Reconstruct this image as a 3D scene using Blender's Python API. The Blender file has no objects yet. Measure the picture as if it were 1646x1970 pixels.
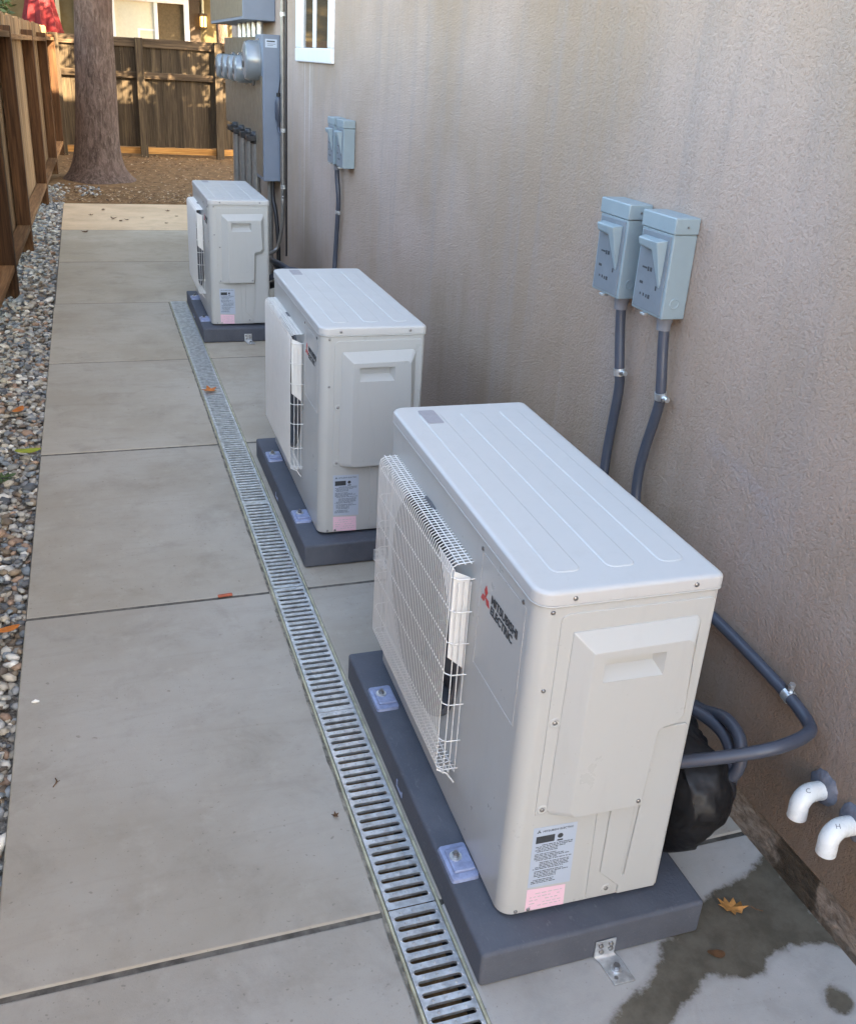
import bpy, bmesh, math, random
from mathutils import Vector, Matrix, noise as mnoise

R = math.radians
rnd = random.Random(7)
scene = bpy.context.scene
COL = scene.collection

# ------------------------------------------------------------------ camera
F_PX, PX, PY, W_PX, H_PX = 1815.82, 807.01, 935.54, 1646.0, 1970.0
YAW, PITCH, ROLL = 0.342, -0.42, 0.062
fw = Vector((math.sin(YAW) * math.cos(PITCH), math.cos(YAW) * math.cos(PITCH), math.sin(PITCH)))
rt = Vector((math.cos(YAW), -math.sin(YAW), 0))
up = rt.cross(fw)
rt2 = math.cos(ROLL) * rt + math.sin(ROLL) * up
up2 = -math.sin(ROLL) * rt + math.cos(ROLL) * up
cam_d = bpy.data.cameras.new('camera')
cam = bpy.data.objects.new('camera', cam_d)
COL.objects.link(cam)
M = Matrix((rt2, up2, -fw)).transposed().to_4x4()
M.translation = Vector((-0.6081, -1.1267, 1.5123))
cam.matrix_world = M
cam_d.sensor_fit = 'VERTICAL'
cam_d.sensor_height = 24.0
cam_d.lens = 24.0 * F_PX / H_PX
cam_d.shift_x = (W_PX / 2 - PX) / H_PX
cam_d.shift_y = -(H_PX / 2 - PY) / H_PX
cam_d.clip_start = 0.05
cam_d.clip_end = 500
scene.camera = cam

# ------------------------------------------------------------------ sky and sun
SUN = Vector((0.50, -0.72, 0.50)).normalized()
world = bpy.data.worlds.new('World')
scene.world = world
world.use_nodes = True
wn = world.node_tree
bg = wn.nodes['Background']
sky = wn.nodes.new('ShaderNodeTexSky')
sky.sky_type = 'NISHITA'
sky.sun_disc = False
sky.sun_elevation = math.asin(SUN.z)
sky.sun_rotation = math.atan2(SUN.x, SUN.y)
sky.air_density = 1.0
sky.dust_density = 1.5
sky.ozone_density = 1.0
wn.links.new(sky.outputs[0], bg.inputs[0])
bg.inputs[1].default_value = 0.14
sl = bpy.data.lights.new('sun', 'SUN')
sl.energy = 5.0  # low warm sun over the building roof
sl.color = (1.0, 0.84, 0.62)
sl.angle = R(0.5)
so = bpy.data.objects.new('sun', sl)
COL.objects.link(so)
so.rotation_euler = (-SUN).to_track_quat('-Z', 'Y').to_euler()
so.location = (6, -8, 8)

vs = scene.view_settings
vs.view_transform = 'Standard'
vs.look = 'None'
vs.gamma = 1.0
vs.exposure = 3.3
vs.use_white_balance = True
vs.white_balance_temperature = 7550
vs.white_balance_tint = 10

# ------------------------------------------------------------------ materials
def srgb(r, g, b):
    f = lambda c: ((c / 255 + 0.055) / 1.055) ** 2.4 if c > 10 else c / 255 / 12.92
    return (f(r), f(g), f(b))

class NT:
    def __init__(s, name):
        s.m = bpy.data.materials.new(name)
        s.m.use_nodes = True
        s.t = s.m.node_tree
        s.b = s.t.nodes['Principled BSDF']
        s.tc = None
    def node(s, kind, **kw):
        n = s.t.nodes.new('ShaderNode' + kind)
        for k, v in kw.items():
            setattr(n, k, v)
        return n
    def link(s, a, b):
        s.t.links.new(a, b)
    def coord(s, which='Object', scale=(1, 1, 1), rand=False):
        tc = s.node('TexCoord')
        mp = s.node('Mapping')
        mp.inputs['Scale'].default_value = scale
        src = tc.outputs[which]
        if which == 'World':
            pass
        if rand:
            oi = s.node('ObjectInfo')
            mul = s.node('VectorMath', operation='MULTIPLY')
            comb = s.node('CombineXYZ')
            for i in range(3):
                s.link(oi.outputs['Random'], comb.inputs[i])
            s.link(comb.outputs[0], mul.inputs[0])
            mul.inputs[1].default_value = (37.0, 91.0, 53.0)
            add = s.node('VectorMath', operation='ADD')
            s.link(src, add.inputs[0])
            s.link(mul.outputs[0], add.inputs[1])
            src = add.outputs[0]
        s.link(src, mp.inputs['Vector'])
        return mp.outputs[0]
    def pos(s, scale=(1, 1, 1)):
        g = s.node('NewGeometry')
        mp = s.node('Mapping')
        mp.inputs['Scale'].default_value = scale
        s.link(g.outputs['Position'], mp.inputs['Vector'])
        return mp.outputs[0]
    def noise(s, vec, scale, detail=4, rough=0.6, dist=0.0):
        n = s.node('TexNoise')
        n.inputs['Scale'].default_value = scale
        n.inputs['Detail'].default_value = detail
        n.inputs['Roughness'].default_value = rough
        n.inputs['Distortion'].default_value = dist
        s.link(vec, n.inputs['Vector'])
        return n.outputs['Fac']
    def ramp(s, fac, a, b, lo=0.0, hi=1.0):
        n = s.node('MapRange')
        n.interpolation_type = 'SMOOTHSTEP'
        n.inputs['From Min'].default_value = a
        n.inputs['From Max'].default_value = b
        n.inputs['To Min'].default_value = lo
        n.inputs['To Max'].default_value = hi
        s.link(fac, n.inputs['Value'])
        return n.outputs['Result']
    def mix(s, fac, a, b, mode='MIX'):
        n = s.node('Mix', data_type='RGBA', blend_type=mode)
        for sock, v in ((n.inputs[0], fac), (n.inputs[6], a), (n.inputs[7], b)):
            if isinstance(v, (tuple, list)):
                sock.default_value = (*v[:3], 1)
            elif isinstance(v, (int, float)):
                sock.default_value = v
            else:
                s.link(v, sock)
        return n.outputs[2]
    def math(s, op, a, b=None):
        n = s.node('Math', operation=op)
        for i, v in enumerate((a, b)):
            if v is None:
                continue
            if isinstance(v, (int, float)):
                n.inputs[i].default_value = v
            else:
                s.link(v, n.inputs[i])
        return n.outputs[0]
    def bump(s, h, strength=0.3, dist=0.002, normal=None):
        n = s.node('Bump')
        n.inputs['Strength'].default_value = strength
        n.inputs['Distance'].default_value = dist
        s.link(h, n.inputs['Height'])
        if normal is not None:
            s.link(normal, n.inputs['Normal'])
        return n.outputs[0]
    def out(s, color=None, rough=None, metal=0.0, normal=None, spec=0.5, **kw):
        def setv(nm, v):
            if v is None:
                return
            if isinstance(v, (tuple, list)):
                s.b.inputs[nm].default_value = (*v[:3], 1)
            elif isinstance(v, (int, float)):
                s.b.inputs[nm].default_value = v
            else:
                s.link(v, s.b.inputs[nm])
        setv('Base Color', color); setv('Roughness', rough); setv('Metallic', metal)
        setv('Specular IOR Level', spec)
        for k, v in kw.items():
            setv(k.replace('_', ' '), v)
        if normal is not None:
            s.link(normal, s.b.inputs['Normal'])
        return s.m

def simple(name, c, rough=0.5, metal=0.0, var=0.12, vscale=30, bscale=0, bstr=0.15, bdist=0.001, spec=0.5, stretch=(1, 1, 1), **kw):
    """a painted / plastic / metal surface: colour with slight mottling, uneven gloss, optional fine relief"""
    t = NT(name)
    v = t.coord('Object', stretch, rand=True)
    n = t.noise(v, vscale, 5)
    c2 = tuple(max(0, x * (1 - var)) for x in c)
    c1 = tuple(min(1, x * (1 + var * 0.6)) for x in c)
    col = t.mix(t.ramp(n, 0.3, 0.7), c2, c1)
    rg = t.ramp(t.noise(v, vscale * 2.7, 3), 0.3, 0.7, rough * 0.85, min(1, rough * 1.15))
    nm = None
    if bscale:
        nm = t.bump(t.noise(v, bscale, 3), bstr, bdist)
    return t.out(col, rg, metal, nm, spec, **kw)

def wood(name, dark, light, axis=2, rough=0.8, grain=60):
    t = NT(name)
    st = [1, 1, 1]
    st[axis] = 0.045
    v = t.coord('Object', tuple(st), rand=True)
    n = t.noise(v, grain, 6, 0.65, 0.6)
    n2 = t.noise(v, 9, 3, 0.5, 0.3)
    col = t.mix(t.ramp(n, 0.3, 0.72), dark, light)
    col = t.mix(t.ramp(n2, 0.35, 0.7, 0.0, 0.55), col, tuple(c * 0.5 for c in dark))
    oi = t.node('ObjectInfo')
    tone = t.ramp(oi.outputs['Random'], 0, 1, 0.7, 1.2)
    cm = t.node('CombineColor')
    for i in range(3):
        t.link(tone, cm.inputs[i])
    col = t.mix(1.0, col, cm.outputs[0], 'MULTIPLY')
    return t.out(col, rough, 0, t.bump(n, 0.5, 0.003), 0.25)

MATS = {}
def mk_concrete(name, base, warm, light=False, wet=False):
    t = NT(name)
    v = t.pos()
    big = t.noise(v, 1.7, 5, 0.6)
    mid = t.noise(v, 14, 5, 0.65)
    fine = t.noise(v, 260, 3, 0.7)
    swirl = t.noise(t.pos((1.5, 11, 1)), 2.2, 5, 0.65, 0.8)
    col = t.mix(t.ramp(big, 0.35, 0.68), base, warm)
    col = t.mix(t.ramp(swirl, 0.48, 0.78, 0, 0.26), col, tuple(c * 0.76 for c in warm))
    blot = t.noise(v, 5.0, 6, 0.72, 0.4)
    col = t.mix(t.ramp(blot, 0.47, 0.72, 0, 0.42), col, tuple(c * 0.70 for c in warm))
    pore = t.noise(v, 140, 2, 0.5)
    col = t.mix(t.ramp(pore, 0.68, 0.74, 0, 0.45), col, tuple(c * 0.4 for c in warm))
    col = t.mix(t.ramp(mid, 0.5, 0.8, 0, 0.35), col, tuple(min(1, c * 1.22) for c in base))
    col = t.mix(t.ramp(fine, 0.25, 0.42, 0.22, 0.0), col, tuple(c * 0.5 for c in warm))
    speck = t.noise(v, 55, 2, 0.5)
    col = t.mix(t.ramp(speck, 0.70, 0.76, 0, 0.5), col, tuple(c * 0.45 for c in warm))
    rough = t.ramp(mid, 0.3, 0.7, 0.72, 0.9)
    h = t.math('ADD', t.math('MULTIPLY', fine, 0.6), t.math('MULTIPLY', mid, 0.5))
    nm = t.bump(h, 0.28, 0.0025)
    spec = 0.35
    if wet:
        a = t.node('Attribute', attribute_name='wet')
        wn_ = t.noise(v, 17, 7, 0.72)
        w = t.ramp(t.math('ADD', a.outputs['Fac'], t.math('MULTIPLY', t.math('SUBTRACT', wn_, 0.5), 1.1)), 0.40, 0.62)
        wc = t.mix(t.ramp(mid, 0.3, 0.7), (0.095, 0.083, 0.062), (0.15, 0.132, 0.10))
        edge = t.ramp(a.outputs['Fac'], 0.25, 0.5, 0, 0.35)
        col = t.mix(edge, col, tuple(c * 0.62 for c in warm))
        col = t.mix(w, col, wc)
        rough = t.mix(w, (0.8,) * 3, (0.26,) * 3)
    return t.out(col, rough, 0, nm, spec)

WARM_LIGHT_STEPS = 7  # slabs warm with distance: warm bounce light put into their colour
for _k in range(WARM_LIGHT_STEPS):
    _t = _k / (WARM_LIGHT_STEPS - 1)
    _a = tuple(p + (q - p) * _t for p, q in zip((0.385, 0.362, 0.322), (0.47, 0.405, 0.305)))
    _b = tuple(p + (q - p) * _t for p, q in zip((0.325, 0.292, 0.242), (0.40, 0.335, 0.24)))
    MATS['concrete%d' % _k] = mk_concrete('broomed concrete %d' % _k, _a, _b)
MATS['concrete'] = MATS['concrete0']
MATS['concrete_wet'] = mk_concrete('concrete with water stain', (0.45, 0.435, 0.41), (0.38, 0.36, 0.325), wet=True)
MATS['concrete_old'] = mk_concrete('concrete with warm light tint', (0.72, 0.53, 0.33), (0.60, 0.43, 0.26))  # last slab: warm reflected sunlight put into the colour
MATS['joint'] = simple('joint filler', (0.12, 0.108, 0.09), 0.95, var=0.5, bscale=200)

def mk_stucco():
    t = NT('tan sand finish stucco')
    v = t.pos()
    base = srgb(192, 171, 158)
    warm = srgb(174, 152, 132)
    grey = srgb(168, 155, 147)
    big = t.noise(v, 0.9, 4, 0.55)
    streak = t.noise(t.pos((1, 5.5, 0.35)), 2.0, 6, 0.62, 0.2)
    streak2 = t.noise(t.pos((1, 22, 0.8)), 1.6, 5, 0.65, 0.1)
    blot = t.noise(v, 5.5, 5, 0.6)
    col = t.mix(t.ramp(big, 0.35, 0.65), base, warm)
    col = t.mix(t.ramp(streak, 0.45, 0.72, 0, 0.5), col, grey)
    col = t.mix(t.ramp(streak2, 0.55, 0.8, 0, 0.22), col, tuple(c * 0.62 for c in warm))
    col = t.mix(t.ramp(blot, 0.55, 0.75, 0, 0.22), col, srgb(186, 160, 150))
    # dirt splash and damp staining low on the wall, plus shading painted into the colour
    g = t.node('NewGeometry')
    sep = t.node('SeparateXYZ')
    t.link(g.outputs['Position'], sep.inputs[0])
    zz = t.math('ADD', sep.outputs[2], t.math('MULTIPLY', t.math('SUBTRACT', streak, 0.5), 0.9))
    yy = t.ramp(sep.outputs[1], 0.2, 3.5, 1.0, 0.45)
    low = t.math('MULTIPLY', t.ramp(zz, 0.02, 0.95, 0.72, 0.0), yy)
    col = t.mix(low, col, srgb(124, 104, 82))
    # lime drips below the window
    drip = None
    for yc, wd, zlo in ((4.86, 0.012, 0.25), (4.66, 0.010, 0.95), (4.93, 0.02, 1.28), (4.72, 0.03, 0.9)):
        d = t.math('ABSOLUTE', t.math('SUBTRACT', sep.outputs[1], yc))
        m = t.math('MULTIPLY', t.ramp(d, wd * 0.4, wd * 1.2, 1, 0), t.ramp(sep.outputs[2], zlo, zlo + 0.35, 0, 1))
        m = t.math('MULTIPLY', m, t.ramp(sep.outputs[2], 1.47, 1.5, 1, 0))
        drip = m if drip is None else t.math('MAXIMUM', drip, m)
    dn = t.ramp(t.noise(t.pos((1, 40, 3)), 2.5, 4), 0.35, 0.6, 0.15, 0.62)
    col = t.mix(t.math('MULTIPLY', drip, dn), col, srgb(214, 204, 194))
    # a paler patched smear
    sm = t.noise(t.pos((1, 3.0, 11)), 2.1, 4, 0.6)
    dy = t.math('ABSOLUTE', t.math('SUBTRACT', sep.outputs[1], 0.36))
    dz = t.math('ABSOLUTE', t.math('SUBTRACT', sep.outputs[2], t.math('ADD', 0.66, t.math('MULTIPLY', sep.outputs[1], 0.25))))
    pm = t.math('MULTIPLY', t.ramp(dy, 0.08, 0.2, 1, 0), t.ramp(dz, 0.012, 0.04, 1, 0))
    col = t.mix(t.math('MULTIPLY', pm, t.ramp(sm, 0.4, 0.6, 0, 0.5)), col, srgb(176, 164, 160))
    n1 = t.noise(v, 135, 5, 0.66, 0.25)
    n2 = t.noise(v, 320, 3, 0.6)
    n3 = t.noise(v, 30, 3, 0.5)
    h = t.math('ADD', t.math('ADD', t.math('MULTIPLY', n1, 1.0), t.math('MULTIPLY', n2, 0.35)), t.math('MULTIPLY', n3, 0.5))
    col = t.mix(t.ramp(n1, 0.3, 0.5, 0.30, 0.0), col, tuple(c * 0.55 for c in warm))
    return t.out(col, 0.92, 0, t.bump(h, 0.95, 0.009), 0.2)
MATS['stucco'] = mk_stucco()

def mk_footing():
    t = NT('rough cast footing')
    v = t.pos((1, 1, 2.2))
    n = t.noise(v, 38, 6, 0.7, 0.6)
    n2 = t.noise(v, 7, 4, 0.6)
    col = t.mix(t.ramp(n, 0.3, 0.72), srgb(118, 104, 90), srgb(186, 172, 156))
    col = t.mix(t.ramp(n2, 0.5, 0.7, 0, 0.4), col, srgb(112, 92, 70))
    g = t.node('NewGeometry')
    sep = t.node('SeparateXYZ')
    t.link(g.outputs['Position'], sep.inputs[0])
    wob = t.math('MULTIPLY', t.math('SUBTRACT', t.noise(t.pos((1, 1, 0.5)), 26, 4), 0.5), 0.12)
    yv = t.math('ABSOLUTE', t.math('SUBTRACT', t.math('ADD', sep.outputs[1], wob), -0.025))
    w = t.ramp(yv, 0.055, 0.085, 1, 0)
    w2 = t.math('MULTIPLY', t.ramp(sep.outputs[2], 0.012, 0.03, 1, 0), t.ramp(sep.outputs[1], 0.08, 0.14, 0.8, 0))
    w = t.math('MAXIMUM', w, t.math('MULTIPLY', w2, 0.85))
    col = t.mix(t.math('MULTIPLY', w, 0.88), col, t.mix(t.ramp(n, 0.3, 0.7), (0.03, 0.022, 0.013), (0.09, 0.068, 0.042)))
    rg = t.mix(w, (0.92,) * 3, (0.42,) * 3)
    return t.out(col, rg, 0, t.bump(n, 0.9, 0.012), 0.35)
MATS['footing'] = mk_footing()

def mk_dirt():
    t = NT('brown soil')
    v = t.pos()
    n = t.noise(v, 9, 6, 0.7)
    n2 = t.noise(v, 90, 4, 0.7)
    col = t.mix(t.ramp(n, 0.3, 0.7), srgb(98, 74, 50), srgb(150, 116, 80))
    col = t.mix(t.ramp(n2, 0.5, 0.75, 0, 0.6), col, srgb(176, 140, 98))
    col = t.mix(t.ramp(n2, 0.25, 0.4, 0.6, 0), col, srgb(66, 48, 32))
    return t.out(col, 0.95, 0, t.bump(n2, 0.8, 0.015), 0.2)
MATS['dirt'] = mk_dirt()

def mk_attr(name, rough=0.6, bscale=0, spec=0.4, var=0.25, vs_=60):
    t = NT(name)
    a = t.node('Attribute', attribute_name='tint')
    v = t.pos()
    n = t.noise(v, vs_, 4)
    col = t.mix(t.ramp(n, 0.3, 0.7, 0.0, var), a.outputs['Color'], (0.05, 0.045, 0.04))
    return t.out(col, rough, 0, t.bump(n, 0.3, 0.002) if bscale else None, spec)
MATS['pebble'] = mk_attr('river pebbles', 0.62, 1)
MATS['leaflitter'] = mk_attr('dry litter', 0.85)

def mk_leaf(name, cols, trans=0.35):
    t = NT(name)
    a = t.node('Attribute', attribute_name='tint')
    r = t.ramp(a.outputs['Fac'], 0, 1)
    col = t.mix(r, cols[0], cols[1])
    return t.out(col, 0.55, 0, None, 0.4)
MATS['foliage'] = mk_leaf('green foliage', ((0.020, 0.040, 0.010), (0.085, 0.120, 0.030)))

def mk_bark():
    t = NT('grey brown bark')
    v = t.coord('Object', (1, 1, 0.28))
    n = t.noise(v, 22, 7, 0.7, 0.7)
    n2 = t.noise(v, 60, 5, 0.7)
    n3 = t.noise(t.coord('Object'), 3, 3)
    col = t.mix(t.ramp(n, 0.32, 0.68), srgb(72, 58, 50), srgb(122, 103, 92))
    col = t.mix(t.ramp(n2, 0.5, 0.7, 0, 0.5), col, srgb(146, 128, 116))
    col = t.mix(t.ramp(n3, 0.45, 0.7, 0, 0.4), col, srgb(102, 80, 70))
    h = t.math('ADD', n, t.math('MULTIPLY', n2, 0.4))
    return t.out(col, 0.92, 0, t.bump(h, 0.85, 0.03), 0.2)
MATS['bark'] = mk_bark()

IV = srgb(183, 184, 180)
def mk_paint(name, c, rough, dust):
    t = NT(name)
    v = t.coord('Object', (1, 1, 0.16), rand=True)
    run = t.noise(v, 38, 5, 0.6)
    blot = t.noise(t.coord('Object', (1, 1, 1), rand=True), 9, 6, 0.7)
    speck = t.noise(t.coord('Object', (1, 1, 1), rand=True), 190, 2, 0.5)
    col = t.mix(t.ramp(run, 0.52, 0.78, 0, 0.16), c, tuple(x * 0.72 for x in c))
    col = t.mix(t.ramp(blot, 0.5, 0.75, 0, dust), col, (0.42, 0.39, 0.34))
    col = t.mix(t.ramp(speck, 0.74, 0.78, 0, 0.3), col, (0.25, 0.22, 0.18))
    return t.out(col, t.ramp(blot, 0.3, 0.7, rough * 0.9, rough * 1.25), 0, None, 0.5)
MATS['ivory'] = mk_paint('ivory powder coat', IV, 0.30, 0.015)
MATS['lid'] = mk_paint('ivory lid paint', srgb(190, 190, 187), 0.34, 0.12)
MATS['wire'] = simple('plastic coated wire', srgb(226, 224, 218), 0.35, var=0.03)
MATS['black'] = simple('black plastic', (0.012, 0.012, 0.014), 0.45, var=0.2)
MATS['fan'] = simple('grey fan plastic', (0.10, 0.10, 0.105), 0.5)
MATS['coil'] = simple('dark coil fins', (0.02, 0.02, 0.022), 0.5, vscale=300)
MATS['screw'] = simple('zinc screw', (0.30, 0.30, 0.30), 0.38, 0.9, vscale=200)
MATS['bag'] = simple('black wrap', (0.004, 0.004, 0.005), 0.55, bscale=9, bstr=0.4, bdist=0.02)
def mk_pad():
    t = NT('charcoal composite pad')
    v = t.coord('Object', (1, 1, 1), rand=True)
    big = t.noise(v, 6, 5, 0.65)
    sc = t.noise(t.coord('Object', (3, 1, 2), rand=True), 28, 5, 0.7, 0.5)
    f = t.noise(v, 170, 3, 0.6)
    col = t.mix(t.ramp(big, 0.3, 0.7), (0.070, 0.078, 0.096), (0.105, 0.114, 0.134))
    col = t.mix(t.ramp(sc, 0.60, 0.72, 0, 0.38), col, (0.20, 0.205, 0.215))
    col = t.mix(t.ramp(f, 0.62, 0.72, 0, 0.3), col, (0.17, 0.17, 0.175))
    return t.out(col, t.ramp(big, 0.3, 0.7, 0.62, 0.85), 0, t.bump(t.math('ADD', f, t.math('MULTIPLY', sc, 0.5)), 0.35, 0.003), 0.35)
MATS['pad'] = mk_pad()
MATS['clip'] = simple('pale blue zinc clip', (0.26, 0.31, 0.46), 0.42, 0.15, var=0.2, vscale=60)
MATS['galv'] = simple('galvanised steel', (0.68, 0.71, 0.72), 0.36, 0.8, var=0.28, vscale=45, bscale=120, bstr=0.1)
MATS['galv_dull'] = simple('weathered galvanised steel', (0.40, 0.41, 0.38), 0.5, 0.6, var=0.3, vscale=40)
MATS['brassy'] = simple('drain frame yellow zinc', (0.50, 0.48, 0.34), 0.5, 0.35, var=0.3, vscale=25)
MATS['mortar'] = simple('dirty mortar', (0.24, 0.22, 0.18), 0.95, var=0.6, vscale=40, bscale=120, bstr=0.6, bdist=0.006)
MATS['channel'] = simple('drain channel dark', (0.03, 0.026, 0.022), 0.8, var=0.5, vscale=18)
MATS['box'] = simple('light grey electrical enamel', srgb(136, 151, 156), 0.40, var=0.05, vscale=12, bscale=500, bstr=0.05)
MATS['boxface'] = simple('grey enamel cover', srgb(116, 124, 130), 0.48, var=0.07, vscale=16)
MATS['print'] = simple('dark print', (0.04, 0.045, 0.05), 0.6)
MATS['printgrey'] = simple('grey print', (0.16, 0.165, 0.18), 0.6)
MATS['conduit'] = simple('grey liquid tight conduit', srgb(68, 73, 84), 0.40, var=0.08, vscale=20, bscale=220, bstr=0.15)
MATS['pvcgrey'] = simple('grey pvc fitting', srgb(122, 124, 130), 0.5, var=0.06)
MATS['pvc'] = simple('white pvc', srgb(228, 230, 226), 0.28, var=0.04, vscale=25)
MATS['sealant'] = simple('grey sealant', srgb(108, 112, 122), 0.8, var=0.2, vscale=60, bscale=80, bstr=0.5, bdist=0.006)
MATS['meterbox'] = simple('blue grey meter enamel', srgb(112, 123, 138), 0.42, var=0.06, vscale=8)
MATS['metertan'] = simple('taupe meter enamel', srgb(112, 102, 88), 0.38, var=0.08, vscale=8)
MATS['meterglass'] = simple('meter dome', srgb(132, 138, 142), 0.2, 0.2, var=0.08, vscale=10)
MATS['steelpipe'] = simple('grey steel conduit', srgb(138, 136, 132), 0.35, 0.5, var=0.12)
MATS['vinyl'] = simple('white vinyl frame', srgb(226, 226, 226), 0.35, var=0.03, vscale=14)
MATS['label_white'] = simple('pale label stock', srgb(176, 188, 202), 0.35, var=0.02)
MATS['label_pink'] = simple('pink label stock', srgb(238, 200, 212), 0.35, var=0.03)
MATS['label_grey'] = simple('grey lid sticker', srgb(150, 148, 152), 0.4, var=0.05)
MATS['film'] = simple('sticker edge', srgb(190, 188, 184), 0.3, var=0.02)
MATS['red'] = simple('logo red', srgb(190, 28, 30), 0.4, var=0.03)
MATS['redcloth'] = simple('red canvas', (0.15, 0.004, 0.008), 0.8, var=0.25, vscale=12)  # cloth darkened: tree shade put into the colour
MATS['fence_left'] = wood('red brown fence boards', srgb(136, 104, 74), srgb(200, 164, 122))
MATS['fence_post'] = wood('dark fence posts', srgb(62, 42, 27), srgb(110, 78, 52))
MATS['fence_rail'] = wood('tan fence rails', srgb(116, 82, 52), srgb(176, 134, 92), axis=1)
MATS['fence_far'] = wood('weathered fence boards', srgb(56, 47, 37), srgb(98, 85, 67))
MATS['fence_far_h'] = wood('weathered fence rails', srgb(60, 49, 38), srgb(104, 88, 70), axis=0)
MATS['kick'] = wood('yellow kickboard', srgb(150, 106, 58), srgb(206, 156, 92), axis=0)
MATS['siding'] = simple('olive brown siding', srgb(92, 80, 52), 0.85, var=0.15, vscale=5)
MATS['housedoor'] = simple('dark brown trim', srgb(58, 44, 28), 0.7, var=0.2)
MATS['trim_cream'] = simple('cream trim', srgb(190, 180, 150), 0.6, var=0.06)
MATS['blind'] = simple('pale window blind', srgb(208, 204, 184), 0.8, var=0.05)
MATS['roomdark'] = simple('dim room', srgb(88, 76, 56), 0.9, var=0.2)
MATS['neighbour'] = simple('neighbour wall paint', srgb(120, 108, 92), 0.85, var=0.06, vscale=3)
MATS['dryleaf'] = simple('dry oak leaf', srgb(182, 128, 68), 0.7, var=0.35, vscale=60)
MATS['orangeleaf'] = simple('orange leaf', srgb(196, 112, 40), 0.7, var=0.3, vscale=60)
MATS['brownleaf'] = simple('brown leaf', srgb(96, 66, 40), 0.8, var=0.3, vscale=60)
MATS['greenleaf'] = simple('yellow green leaf', srgb(150, 158, 44), 0.6, var=0.25, vscale=60)
MATS['weed'] = simple('weed leaf', srgb(62, 84, 40), 0.6, var=0.3, vscale=60)
MATS['terracotta'] = simple('terracotta chip', srgb(176, 96, 72), 0.8, var=0.2)
MATS['chalk'] = simple('white chip', srgb(232, 232, 228), 0.6)
tg = NT('window glass')
MATS['glass'] = tg.out((0.9, 0.93, 0.92), 0.03, 0, None, 0.6, Transmission_Weight=0.75, Alpha=1.0)
tg = NT('dark mirror glass')
MATS['glassdark'] = tg.out((0.035, 0.038, 0.035), 0.04, 0, None, 0.9)
tg = NT('lamp glow')
MATS['glow'] = tg.out((1, 0.75, 0.35), 0.4, 0, None, 0.5, Emission_Color=(1.0, 0.56, 0.16), Emission_Strength=0.9)

# ------------------------------------------------------------------ mesh helpers
def link_obj(name, me, parent=None, mat=None):
    o = bpy.data.objects.new(name, me)
    COL.objects.link(o)
    if parent is not None:
        o.parent = parent
    if mat is not None:
        me.materials.append(MATS[mat])
    return o

class MB:
    def __init__(s):
        s.v = []; s.f = []; s.t = []
    def box(s, x0, x1, y0, y1, z0, z1):
        b = len(s.v)
        s.v += [(x, y, z) for z in (z0, z1) for y in (y0, y1) for x in (x0, x1)]
        for f in ((0, 2, 3, 1), (4, 5, 7, 6), (0, 1, 5, 4), (2, 6, 7, 3), (0, 4, 6, 2), (1, 3, 7, 5)):
            s.f.append(tuple(b + i for i in f))
        return s
    def prism(s, poly, axis, a, b):
        """extrude a 2D polygon (other two axes in order) from a to b along axis"""
        n = len(poly); k = len(s.v)
        for val in (a, b):
            for p in poly:
                c = [p[0], p[1]]
                c.insert(axis, val)
                s.v.append(tuple(c))
        s.f.append(tuple(k + i for i in range(n - 1, -1, -1)))
        s.f.append(tuple(k + n + i for i in range(n)))
        for i in range(n):
            j = (i + 1) % n
            s.f.append((k + i, k + j, k + n + j, k + n + i))
        return s
    def loft(s, rings, cap=True):
        k = len(s.v); n = len(rings[0])
        for r in rings:
            s.v += [tuple(p) for p in r]
        for a in range(len(rings) - 1):
            for i in range(n):
                j = (i + 1) % n
                s.f.append((k + a * n + i, k + a * n + j, k + (a + 1) * n + j, k + (a + 1) * n + i))
        if cap:
            s.f.append(tuple(k + i for i in range(n - 1, -1, -1)))
            e = k + (len(rings) - 1) * n
            s.f.append(tuple(e + i for i in range(n)))
        return s
    def tube(s, pts, r, n=10, cap=True):
        pts = [Vector(p) for p in pts]
        rings = []
        t0 = (pts[1] - pts[0]).normalized()
        ref = Vector((0, 0, 1)) if abs(t0.z) < 0.9 else Vector((1, 0, 0))
        u = t0.cross(ref).normalized()
        for i, p in enumerate(pts):
            if i == 0: t = pts[1] - pts[0]
            elif i == len(pts) - 1: t = pts[-1] - pts[-2]
            else: t = (pts[i + 1] - pts[i]).normalized() + (pts[i] - pts[i - 1]).normalized()
            t.normalize()
            u = (u - t * u.dot(t)).normalized()
            w = t.cross(u)
            rr = r[i] if isinstance(r, (list, tuple)) else r
            rings.append([p + (u * math.cos(2 * math.pi * k / n) + w * math.sin(2 * math.pi * k / n)) * rr for k in range(n)])
        return s.loft(rings, cap)
    def build(s, name, mat, parent=None, bevel=0, seg=2, smooth=False, ang=35, wn=False, weld=False):
        me = bpy.data.meshes.new(name)
        me.from_pydata(s.v, [], s.f)
        bm = bmesh.new(); bm.from_mesh(me)
        if weld: bmesh.ops.remove_doubles(bm, verts=bm.verts, dist=1e-6)
        bmesh.ops.recalc_face_normals(bm, faces=bm.faces)
        bm.to_mesh(me); bm.free()
        if smooth or bevel:
            me.shade_smooth()
            me.set_sharp_from_angle(angle=R(ang))
        o = link_obj(name, me, parent, mat)
        if bevel:
            md = o.modifiers.new('bevel', 'BEVEL')
            md.width = bevel; md.segments = seg; md.limit_method = 'ANGLE'; md.angle_limit = R(30)
            md.harden_normals = False
        if bevel or wn:
            md = o.modifiers.new('normals', 'WEIGHTED_NORMAL'); md.keep_sharp = True
        return o

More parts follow.
